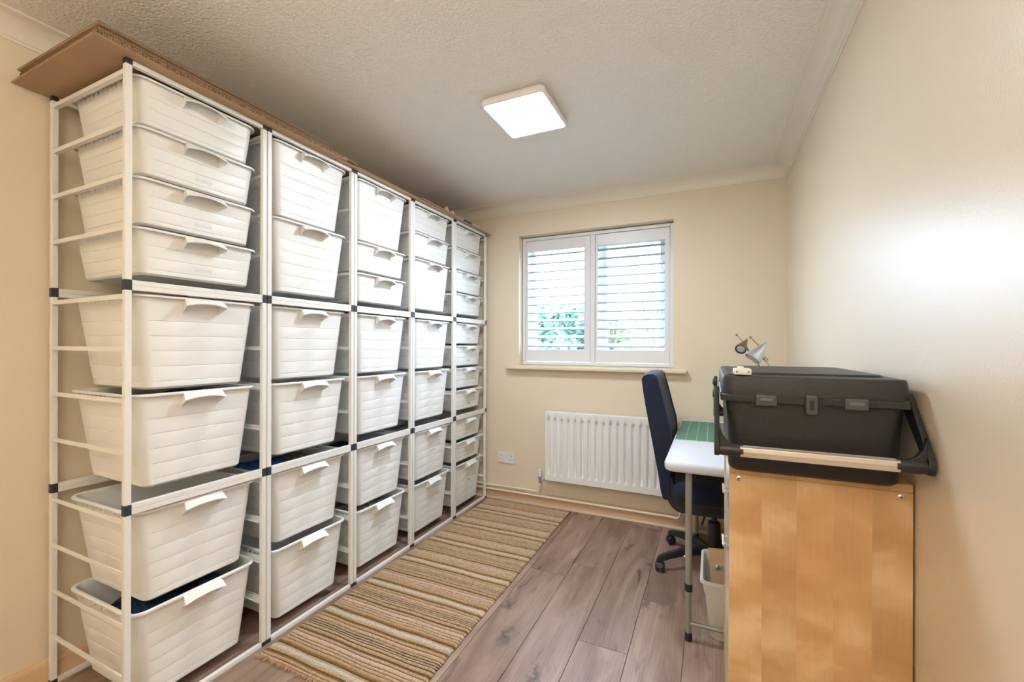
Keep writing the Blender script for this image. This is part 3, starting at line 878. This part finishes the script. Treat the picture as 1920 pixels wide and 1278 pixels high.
# ------------------------------------------------------------------ double wall socket
sk = thing('wall_socket', 'white double plug socket low on the window wall', 'socket', (-1.477, YB, .288))
MB().box(-.073, .073, -.010, -.0005, 0, .082).build('face_plate', 'socket', sk, bevel=.003)
for sx in (-1, 1):
    MB().box(sx * .017 - .0085, sx * .017 + .0085, -.0135, -.009, .046, .070).build('rocker_switch', 'socket', sk, bevel=.0015)
    cx = sx * .047
    for dx, dz, w, h in ((0, .056, .0045, .009), (-.0115, .030, .007, .0045), (.0115, .030, .007, .0045)):
        MB().box(cx + dx - w / 2, cx + dx + w / 2, -.0106, -.0098, dz - h / 2, dz + h / 2).build('pin_hole', 'ink', sk)

# ------------------------------------------------------------------ ceiling light
cl = thing('ceiling_light', 'square white flush light panel on the ceiling', 'ceiling light', (-.795, 1.865, ZC - .036))
MB().loft([rrect(.140, .158, .02, .036), rrect(.140, .158, .02, .022)]).build('mount_plate', 'fixture', cl, smooth=True)
MB().loft([rrect(.1500, .1690, .018, .026), rrect(.1535, .1725, .020, .020), rrect(.1535, .1725, .020, .004), rrect(.1515, .1705, .019, 0), rrect(.142, .161, .014, 0), rrect(.140, .159, .013, .004)], True, True).build('rim', 'fixture', cl, smooth=True, angle=50)
MB().loft([rrect(.1395, .1585, .012, .0045), rrect(.1395, .1585, .012, .0015), rrect(.134, .153, .010, .0005)], True, True).build('diffuser', 'diffuser', cl, smooth=True)

# ------------------------------------------------------------------ folding table
TBX0, TBX1, TBY0, TBY1, TZ = -.180, .402, 1.872, 3.040, .740
ft = thing('folding_table', 'white plastic folding table with grey tube legs behind the drawer unit', 'table', ((TBX0 + TBX1) / 2, (TBY0 + TBY1) / 2, 0))
hx, hy = (TBX1 - TBX0) / 2, (TBY1 - TBY0) / 2
MB().loft([rrect(hx - .012, hy - .012, .03, TZ - .040), rrect(hx - .003, hy - .003, .038, TZ - .036), rrect(hx, hy, .04, TZ - .028), rrect(hx, hy, .04, TZ - .010), rrect(hx - .004, hy - .004, .038, TZ - .002), rrect(hx - .012, hy - .012, .032, TZ)]).build('tabletop', 'table', ft, smooth=True, angle=50)
for ly, s in ((TBY0 + .055, 1), (TBY1 - .075, -1)):
    yy = ly - (TBY0 + TBY1) / 2
    for lx in (-.086, .310):
        xx = lx - (TBX0 + TBX1) / 2
        lg = MB().tube([(xx, yy, .19), (xx, yy, TZ - .041)], .0135, 14).tube([(xx, yy, .03), (xx, yy, .22)], .0110, 14).build('leg', 'tube', ft, smooth=True)
        MB().lathe([(.0150, 0), (.0155, .004), (.0155, .026), (.0145, .030)], 14, (xx, yy, .205)).build('collar', 'black_plastic', lg, smooth=True)
        MB().lathe([(.0125, 0), (.0145, .002), (.0140, .030), (.0120, .034)], 14, (xx, yy, .0)).build('foot', 'black_plastic', lg, smooth=True)
        MB().lathe([(.004, 0), (.004, .006)], 8, (0, 0, 0)).build('lock_button', 'chrome', lg)
        lg.children[-1].location = (xx - .013, yy - .002, .345); lg.children[-1].rotation_euler = (0, R(-90), 0)
    MB().tube([(-.086 - (TBX0 + TBX1) / 2, yy, .072), (.310 - (TBX0 + TBX1) / 2, yy, .072)], .0085, 10).build('crossbar', 'tube', ft, smooth=True)
    MB().box(-.086 - (TBX0 + TBX1) / 2 - .012, -.086 - (TBX0 + TBX1) / 2 - .008, yy + s * .012, yy + s * .04, TZ - .16, TZ - .042).build('fold_bracket', 'alu', ft)
    MB().tube([(0.1, yy + s * .02, .48), (0.1, yy + s * .25, TZ - .045)], .007, 8).build('brace', 'tube', ft, smooth=True)

cm = MB().box(0, .42, 0, .60, 0, .003).build('cutting_mat', 'cutmat'); cm.location = (-.172, 2.345, TZ + .0003)
tag(cm, 'green gridded cutting mat lying on the white folding table', 'cutting mat')

# ------------------------------------------------------------------ office chair
CX, CY = .012, 2.62
ch = thing('office_chair', 'navy office swivel chair with black star base pushed under the table', 'chair', (CX, CY, 0))
# backrest: profile in local x (front is +x), lofted along y
back = [(-.362, 1.045), (-.350, 1.063), (-.330, 1.072), (-.300, 1.074), (-.278, 1.060), (-.262, 1.00), (-.247, .94), (-.228, .86), (-.209, .79), (-.204, .72), (-.208, .64), (-.212, .54), (-.214, .44), (-.220, .402), (-.236, .390), (-.252, .398), (-.262, .43),
        (-.275, .52), (-.300, .66), (-.325, .80), (-.343, .90), (-.355, .98)]
rings = []
for k in range(13):
    s = -1 + 2 * k / 12
    y = .205 * math.copysign(abs(s) ** .85, s)
    sh = 1 - .10 * abs(s) ** 4
    e = .012 * max(0, (abs(s) - .75) / .25) ** 2
    c = (-.27, .73)
    pts = []
    for (x, z) in back:
        zz = c[1] + (z - c[1]) * (1 - .03 * abs(s) ** 3)
        mid = -.362 + (1.045 - z) * .19 + .04
        xx = mid + (x - mid) * sh - .018 * (1 - s * s) * (1 if x > mid else .3)
        pts.append((xx, y, zz))
    rings.append(pts)
MB().loft(rings).build('backrest', 'navy', ch, smooth=True, angle=70)
for s in (-1, 1):
    pp = [(x * .98 - .006 if False else x - .003, s * .196, .73 + (z - .73) * .972) for x, z in back[3:13]]
    MB().tube(pp, .0045, 8).build('piping', 'navy_pipe', ch, smooth=True)
# bracket that carries the backrest and curls under the seat
for s in (-1, 1):
    path = [(-.235, s * .165, .56), (-.215, s * .170, .47)] + bez((-.210, s * .172, .43), (-.200, s * .175, .355), (-.13, s * .175, .360), 6) + [(.12, s * .175, .365)]
    rr = []
    pts = [Vector(p) for p in path]
    for i, p in enumerate(pts):
        a = pts[max(0, i - 1)]; b = pts[min(len(pts) - 1, i + 1)]; t = (b - a).normalized(); nrm = Vector((-t.z, 0, t.x))
        w, hh = .018, .022
        rr.append([p + nrm * hh + Vector((0, w, 0)), p + nrm * hh - Vector((0, w, 0)), p - nrm * hh - Vector((0, w, 0)), p - nrm * hh + Vector((0, w, 0))])
    br = MB().loft(rr).build('bracket', 'black_plastic', ch, bevel=.004)
    for (bx, bz) in ((-.222, .50), (-.115, .362)):
        bo = MB().lathe([(.008, 0), (.008, .003), (.005, .005)], 10).build('bolt', 'alu', br); bo.location = (bx, s * .183 if s > 0 else -.193, bz); bo.rotation_euler = (R(-90 if s > 0 else 90), 0, 0)
seat = [rrect(.215, .215, .07, z, .02, 0, 6, 1) for z in (0,)]
MB().loft([rrect(.205, .205, .06, .395, .02), rrect(.222, .222, .07, .410, .02), rrect(.228, .228, .07, .445, .02), rrect(.224, .224, .07, .478, .02), rrect(.200, .200, .06, .496, .02), rrect(.12, .12, .05, .500, .02)]).build('seat', 'navy', ch, smooth=True, angle=70)
MB().loft([rrect(.14, .15, .04, .345, .02), rrect(.20, .205, .06, .375, .02), rrect(.205, .208, .06, .396, .02)]).build('seat_pan', 'black_plastic', ch, smooth=True)
MB().lathe([(.025, .065), (.045, .07), (.045, .10), (.032, .11), (.032, .24), (.029, .25), (.014, .255), (.014, .35)], 20).build('gas_column', 'black_plastic', ch, smooth=True, angle=50)
MB().tube([(-.02, -.02, .352), (-.05, -.20, .33), (-.055, -.27, .325)], .005, 8).build('lever', 'black_plastic', ch, smooth=True)
for k in range(5):
    a = R(140 + 72 * k); d = Vector((math.cos(a), math.sin(a), 0)); n = Vector((-d.y, d.x, 0))
    prof_l = [(.02, .105, .050, .040), (.10, .118, .040, .036), (.20, .112, .034, .034), (.27, .098, .028, .032), (.315, .085, .024, .030), (.328, .070, .018, .018)]
    rr = []
    for (r, zt, w, hh) in prof_l:
        c = d * r
        rr.append([c + n * (w * .32) + Vector((0, 0, zt)), c + n * (w * .5) + Vector((0, 0, zt - hh * .35)), c + n * (w * .5) + Vector((0, 0, zt - hh)),
                   c - n * (w * .5) + Vector((0, 0, zt - hh)), c - n * (w * .5) + Vector((0, 0, zt - hh * .35)), c - n * (w * .32) + Vector((0, 0, zt))])
    lg = MB().loft(rr).build('base_leg', 'black_plastic', ch, smooth=True, angle=50)
    # twin-wheel caster
    cm_ = MB(); c = d * .312 
    wv = Matrix.Rotation(R(25 + 70 * k), 3, 'Z')
    for s in (-1, 1):
        rgs = []
        for (o, r) in ((.004, .018), (.006, .025), (.016, .026), (.023, .022), (.025, .012)):
            rgs.append([c + wv @ Vector((r * math.cos(t), s * o, r * math.sin(t))) + Vector((0, 0, .0262)) for t in [2 * math.pi * q / 18 for q in range(18)]])
        cm_.loft(rgs)
    cm_.tube([c + Vector((0, 0, .03)), c + Vector((0, 0, .068))], .010, 10)
    hood = []
    for q in range(7):
        t = R(10 + 160 * q / 6)
        hood.append([c + wv @ Vector((.0285 * math.cos(t), y, .0285 * math.sin(t))) + Vector((0, 0, .0262)) for y in (-.010, .010)] + [c + wv @ Vector((.026 * math.cos(t), y, .026 * math.sin(t))) + Vector((0, 0, .0262)) for y in (.010, -.010)])
    cm_.loft(hood)
    cm_.build('caster', 'black_plastic', lg, smooth=True, angle=45)

# ------------------------------------------------------------------ drawer unit
DX0, DX1, DY0, DY1, DZ = .041, .408, 1.250, 1.745, .905
du = thing('drawer_unit', 'birch veneer drawer unit with its side to the camera, against the right wall', 'drawer unit', (DX0, DY0, 0))
w, dp = DX1 - DX0, DY1 - DY0
pn = MB().box(0, w, 0, .018, .0, DZ - .0185).build('side_panel', 'birch', du, bevel=.0012)
for sx, sz in ((.022, DZ - .030), (w - .022, DZ - .030), (.022, .06), (w - .022, .06)):
    b = MB().lathe([(.0065, 0), (.0065, .0015), (.0045, .0025)], 14).build('cam_bolt', 'chrome', pn, smooth=True); b.location = (sx, -.0004, sz); b.rotation_euler = (R(90), 0, 0)
    b2 = MB().lathe([(.0025, 0), (.0022, .0004)], 8).build('bolt_socket', 'ink', pn); b2.location = (sx, -.0029, sz); b2.rotation_euler = (R(90), 0, 0)
MB().box(0, w, dp - .018, dp, 0, DZ - .0185).build('side_panel', 'birch', du, bevel=.0012)
MB().box(0, w, 0, dp, DZ - .018, DZ).build('top_panel', 'birch', du, bevel=.0012)
MB().box(w - .006, w, .0185, dp - .0185, .02, DZ - .019).build('rear_panel', 'birch', du)
for z0, z1, hz in ((.712, DZ - .020, .787), (.556, .709, .630)):
    dr = MB().box(.004, .020, .0195, dp - .0195, z0, z1).box(.020, w - .02, .03, .040, z0 + .005, z1 - .03).box(.020, w - .02, dp - .040, dp - .03, z0 + .005, z1 - .03).build('drawer', 'drawer', du, bevel=.0015)
    hb = MB().box(-.0125, -.0075, .16, .24, hz - .0035, hz + .0035)
    for yy in (.172, .228): hb.box(-.0075, .0035, yy - .003, yy + .003, hz - .0025, hz + .0025)
    hb.build('handle', 'chrome', dr, bevel=.0008)
MB().box(.004, .020, .0195, dp - .0195, .03, .553).build('door', 'drawer', du, bevel=.0015)

# ------------------------------------------------------------------ big black tool box
BX, BY0, BY1, BZ = .2065, 1.198, 1.745, DZ + .0005
tb = thing('tool_box', 'large black plastic storage case with grey carry handles on the drawer unit', 'case', (BX, (BY0 + BY1) / 2, BZ))
hy = (BY1 - BY0) / 2
H1, H2 = .172, .236
MB().loft([rrect(.160, hy - .016, .02, 0), rrect(.168, hy - .008, .024, .008), rrect(.171, hy - .006, .025, .10), rrect(.175, hy - .003, .026, H1)]).build('case_body', 'box', tb, smooth=True, angle=50)
lid = MB().loft([rrect(.179, hy + .001, .026, H1 + .001), rrect(.1865, hy + .004, .028, H1 + .001), rrect(.1865, hy + .004, .028, H1 + .016), rrect(.1845, hy + .002, .028, H1 + .018), rrect(.183, hy, .028, H2 - .008), rrect(.180, hy - .003, .026, H2 - .001), rrect(.176, hy - .007, .024, H2)]).build('lid', 'box', tb, smooth=True, angle=35)
# raised lid panel and hinge strip
MB().loft([rrect(.145, hy - .05, .02, H2 - .001, .015, .02), rrect(.141, hy - .054, .02, H2 + .005, .015, .02)]).build('lid_panel', 'box', lid, smooth=True, angle=40)
MB().box(-.173, -.150, -hy + .03, hy - .03, H2 - .0005, H2 + .0025).build('lid_rib', 'box', lid, bevel=.001)
yf = -hy
for x0, x1 in ((-.178, -.112), (-.066, -.018), (.022, .062), (.108, .178)):
    MB().box(x0, x1, yf - .0065, yf + .01, H1 + .001, H1 + .017).build('lid_lip', 'box', lid, bevel=.002)
for cx in (-.089, .085):
    lt = MB().box(cx - .022, cx + .022, yf - .010, yf + .008, H1 - .006, H1 + .020).build('latch', 'box_dark', tb, bevel=.004)
    MB().box(cx - .013, cx + .013, yf - .0112, yf - .0098, H1 + .006, H1 + .013).build('latch_slot', 'slot_grey', lt, bevel=.0005)
hp = MB().box(-.010, .013, yf - .012, yf + .005, H1 - .020, H1 + .024).build('hasp', 'box_dark', tb, bevel=.004)
MB().box(-.003, .006, yf - .0126, yf - .0115, H1 - .010, H1 + .013).build('hasp_slot', 'black_plastic', hp)
# swing handles front and rear: flat plastic arms, aluminium grip
def bail(s):
    Y = lambda y: s * y
    py, pz = hy - .062, H1 + .012        # pivot
    gy, gz = hy + .046, .062             # grip
    o = None
    for sx in (-1, 1):
        xo = sx * .1955
        # arm outline in the y-z plane with a curved elbow
        out = [(py + .020, pz + .008), (py + .008, pz + .020), (py - .010, pz + .018), (py - .018, pz + .002), (py - .012, pz - .02), (gy - .040, gz + .030), (gy - .022, gz - .010), (gy - .006, gz - .016), (gy + .010, gz - .014), (gy + .014, gz), (gy + .012, gz + .016)]
        a = MB().prism([(Y(u), w_) for u, w_ in out], 'x', xo - .006, xo + .006).build('handle_arm', 'black_plastic', tb, bevel=.003)
        # inward elbow sleeve along the grip
        e = []
        for (x, r1, r2) in ((.1995, .011, .012), (.180, .0135, .0145), (.150, .0135, .0145), (.140, .0135, .0145)):
            e.append([(sx * x, Y(gy + r1 * math.cos(t) * 1.0), gz + r2 * math.sin(t)) for t in [2 * math.pi * q / 12 for q in range(12)]])
        MB().loft(e).build('grip_sleeve', 'black_plastic', a, smooth=True, angle=50)
        # gusset: curved inner fillet between arm and sleeve
        gs = [(.190, gz + .060), (.190, gz + .010), (.150, gz + .010), (.160, gz + .013), (.172, gz + .020), (.182, gz + .034), (.187, gz + .048)]
        MB().prism([(sx * u, w_) for u, w_ in gs], 'y', Y(gy - .008), Y(gy + .006)).build('gusset', 'black_plastic', a, bevel=.0015)
        b = MB().lathe([(.012, 0), (.012, .004), (.009, .006)], 14).build('pivot', 'box_dark', a, smooth=True); b.location = (xo + sx * .004, Y(py), pz); b.rotation_euler = (0, R(90 * sx), 0)
    r = []
    sec = [(-.0115, -.012), (-.0125, 0), (-.0115, .010), (-.006, .0125), (.006, .0125), (.0115, .010), (.0125, 0), (.0115, -.012), (0, -.0135)]
    for x in (-.146, .146): r.append([(x, Y(gy + u), gz + w_) for u, w_ in sec])
    g = MB().loft(r).build('grip', 'alu', tb, bevel=.001)
    for k in range(3):
        MB().box(-.145, .145, Y(gy) - .0105 + k * .007 - .0006, Y(gy) - .0105 + k * .007 + .0006, gz + .0121, gz + .0129).build('grip_groove', 'lens', g)
bail(-1); bail(1)

gd = thing('white_sensor_box', 'small white plastic gadget lying on the black case lid', 'gadget', (.068, 1.228, BZ + H2 + .0028))
MB().loft([rrect(.0185, .032, .005, 0), rrect(.0195, .033, .006, .002), rrect(.0195, .033, .006, .012), rrect(.018, .0315, .005, .014)]).build('housing', 'gadget', gd, smooth=True, angle=40)
MB().lathe([(.008, .0142), (.007, .018), (.003, .0195)], 16, (-.002, .014, 0)).build('dome', 'gadget', gd, smooth=True)
for s in (-1, 1):
    b = MB().lathe([(.0022, 0), (.0018, .0008)], 8).build('screw', 'ink', gd); b.location = (s * .0125, -.033, .007); b.rotation_euler = (R(90), 0, 0)

# ------------------------------------------------------------------ twin-head desk lamp on the table
lp = thing('desk_lamp', 'desk lamp with two metal cone heads standing behind the black case', 'lamp', (.325, 2.66, TZ))
MB().lathe([(.07, 0), (.072, .004), (.068, .012), (.02, .018), (.012, .03)], 24).build('base', 'lamp_silver', lp, smooth=True)
MB().tube([(0, 0, .02), (0, 0, .16)], .007, 10).build('stem', 'lamp_silver', lp, smooth=True)
def cone(tip, mouth, r0, mat_, rod, rod_tip, lens_dir=True):
    tip, mouth = Vector(tip), Vector(mouth); ax = (mouth - tip).normalized()
    s = ax.orthogonal().normalized(); u = ax.cross(s); Lc = (mouth - tip).length
    rg = []
    for (t, r) in ((0, .10), (.03, .16), (.25, .36), (.6, .72), (.85, .96), (1.0, 1.0), (1.0, .90), (.85, .84), (.5, .5)):
        rg.append([tip + ax * Lc * t + (s * math.cos(a) + u * math.sin(a)) * r0 * r for a in [2 * math.pi * q / 24 for q in range(24)]])
    hd = MB().loft(rg).build('lamp_head', mat_, lp, smooth=True, angle=60)
    rg = [[tip + ax * Lc * t + (s * math.cos(a) + u * math.sin(a)) * r0 * r for a in [2 * math.pi * q / 20 for q in range(20)]] for t, r in ((.86, .80), (.97, .74), (.985, .4))]
    MB().loft(rg).build('lens', 'lens', hd, smooth=True)
    MB().tube([rod, rod_tip], .0022, 6).build('aiming_rod', 'lamp_bronze', hd, smooth=True)
    MB().lathe([(.0015, -.006), (.0055, -.003), (.006, 0), (.0055, .003), (.0015, .006)], 10, Vector(rod_tip)).build('rod_knob', 'lamp_bronze', hd, smooth=True)
    return hd
o = Vector((.325, 2.66, TZ))
W_ = lambda x, y, z: Vector((x, y, z)) - o
cone(W_(.178, 2.76, 1.254), W_(.140, 2.660, 1.198), .029, 'lamp_bronze', W_(.160, 2.72, 1.235), W_(.124, 2.72, 1.278))
cone(W_(.255, 2.57, 1.232), W_(.188, 2.540, 1.150), .042, 'lamp_silver', W_(.232, 2.57, 1.205), W_(.183, 2.60, 1.262))
MB().tube([W_(.325, 2.66, .895), W_(.26, 2.66, 1.05), W_(.226, 2.655, 1.115), W_(.178, 2.70, 1.195), W_(.166, 2.73, 1.225)], .0045, 8).build('arm', 'lamp_bronze', lp, smooth=True)
MB().tube([W_(.325, 2.66, .895), W_(.320, 2.63, 1.02), W_(.275, 2.60, 1.11), W_(.228, 2.56, 1.180)], .005, 8).build('arm', 'lamp_silver', lp, smooth=True)
MB().tube([W_(.258, 2.592, 1.140), W_(.240, 2.575, 1.160)], .009, 10).build('knuckle', 'lamp_bronze', lp, smooth=True)

# ------------------------------------------------------------------ plastic bin with a board in it, under the table
bn = thing('plastic_bin', 'milky white plastic bin under the folding table', 'bin', (.082, 2.095, 0))
def br_(z, o=0.): 
    u = 1 - z / .25
    return rrect(.112 - .022 * u + o, .150 - .026 * u + o, .03, z, 0, 0, 5, 1)
MB().loft([br_(.004, -.006), br_(.0, -.004), br_(.006), br_(.19), br_(.192, .004), br_(.248, .006), br_(.2485, .0135), br_(.240, .015), br_(.238, .0125), br_(.2455, .0115), br_(.25, .012), br_(.2515, .004), br_(.248, .001), br_(.19, -.003), br_(.008, -.004)]).build('bin_body', 'bin', bn, smooth=True, angle=50)
bd = MB().box(-.006, .006, -.06, .06, 0, .345).build('wooden_board', 'board', None, bevel=.001)
bd = bd
wb_ = thing('wooden_offcut_board', 'pale wooden board with metal bracket standing in the plastic bin', 'board', (.076, 2.03, .014), R(90 + 8))
bd.parent = wb_; bd.name = 'board_panel'
wb_.rotation_euler = (R(-5), 0, R(92))
pb = MB().box(-.0085, -.006, -.030, .055, .255, .285).build('metal_bracket', 'alu', wb_, bevel=.001)
b = MB().lathe([(.011, 0), (.010, .004), (.005, .006)], 14).build('bracket_screw', 'chrome', wb_, smooth=True); b.location = (-.0085, .03, .272); b.rotation_euler = (0, R(-90), 0)

# ------------------------------------------------------------------ added fill uplighter, unseen behind the camera, to brighten the room
ul = thing('added_fill_uplighter', 'added fill uplighter standing unseen behind the viewpoint', 'lamp', (FILL_X, FILL_Y, 0))
MB().lathe([(.14, 0), (.14, .012), (.03, .022), (.012, .03)], 28).build('base', 'lamp_silver', ul, smooth=True)
MB().lathe([(.012, .03), (.012, FILL_Z - .10)], 12).build('pole', 'lamp_silver', ul, smooth=True)
MB().lathe([(.03, FILL_Z - .11), (.14, FILL_Z - .07), (.19, FILL_Z - .01), (.186, FILL_Z - .01), (.136, FILL_Z - .065), (.03, FILL_Z - .10)], 32).build('bowl', 'lamp_silver', ul, smooth=True)
ld = bpy.data.lights.new('added_fill_light', 'AREA'); ld.shape = 'DISK'; ld.size = .30; ld.energy = FILL_W; ld.color = FILL_C
lo = put('added_fill_light', ld, ul, (0, 0, FILL_Z - .03), (R(180), 0, 0))

# ------------------------------------------------------------------ outside the window
gr = MB().box(-40, 40, 3.6, 70, -2.9, -2.8).build('garden_ground', 'grass'); gr['kind'] = 'structure'
hs = thing('neighbour_house', 'pale rendered house with pitched roof seen through the left shutter', 'house', (-6.6, 14.5, -2.8))
MB().box(-3.0, 3.0, 0, 6, 0, 4.1).build('house_wall', 'render_wall', hs)
MB().loft([[(-3.3, -.3, 4.0), (3.3, -.3, 4.0), (0, -.3, 5.6)], [(-3.3, 6.3, 4.0), (3.3, 6.3, 4.0), (0, 6.3, 5.6)]]).build('roof', 'roof', hs)
for x in (-1.6, 1.4):
    f = MB().box(x - .6, x + .6, -.05, .02, 2.5, 3.6).build('house_window', 'upvc', hs); MB().box(x - .5, x + .5, -.06, -.05, 2.6, 3.5).build('house_pane', 'win_dark', f)
MB().box(2.1, 2.7, 2, 2.6, 4, 6).build('chimney', 'render_wall', hs)
def tree(name, loc, h, r, n, leafmat, label, seed, leaf=.12):
    rnd = random.Random(seed)
    t = thing(name, label, 'tree', loc, 0, 'trees in the gardens outside')
    tr = MB().tube([(0, 0, 0), (.05, 0, h * .4), (0, .05, h * .75)], [.16, .12, .05], 8)
    for k in range(6):
        a = k * 1.05; tr.tube([(0, 0, h * (.35 + .05 * k)), (math.cos(a) * r * .6, math.sin(a) * r * .6, h * (.6 + .04 * k))], [.06, .02], 6)
    tr.build('trunk', 'bark', t, smooth=True)
    lv = MB(); blobs = [(Vector((rnd.gauss(0, r * .42), rnd.gauss(0, r * .42), h * .68 + rnd.gauss(0, h * .12))), rnd.uniform(.25, .5) * r) for _ in range(14)]
    for _ in range(n):
        c, br = rnd.choice(blobs)
        d = Vector((rnd.gauss(0, 1), rnd.gauss(0, 1), rnd.gauss(0, 1))).normalized() * br * rnd.uniform(.6, 1)
        p = c + d; a = Vector((rnd.gauss(0, 1), rnd.gauss(0, 1), rnd.gauss(0, .6))).normalized() * leaf; b = a.orthogonal().normalized() * leaf * .55
        lv.add([p - a, p + b, p + a, p - b], [(0, 1, 2, 3)])
    f = lv.build('foliage', leafmat, t); f['kind'] = 'stuff'
tree('garden_tree', (-3.65, 10.6, -2.8), 6.2, 1.0, 3600, 'leaf', 'dark green tree seen through the left shutter', 1)
tree('garden_tree', (-2.75, 13.0, -2.8), 6.3, 1.2, 2200, 'leaf2', 'light green tree seen through the right shutter beside the mullion', 2)
tree('garden_tree', (-1.6, 18.0, -2.8), 6.0, 1.9, 2600, 'leaf2', 'far pale green tree seen through the right shutter', 4)
fe = thing('garden_fence', 'wooden garden fence outside the window', 'fence', (-4, 9.4, -2.8))
for k in range(40):
    MB().box(-4 + k * .2, -4 + k * .2 + .185, 0, .02, 0, 1.8).build('fence_board', 'fence', fe)
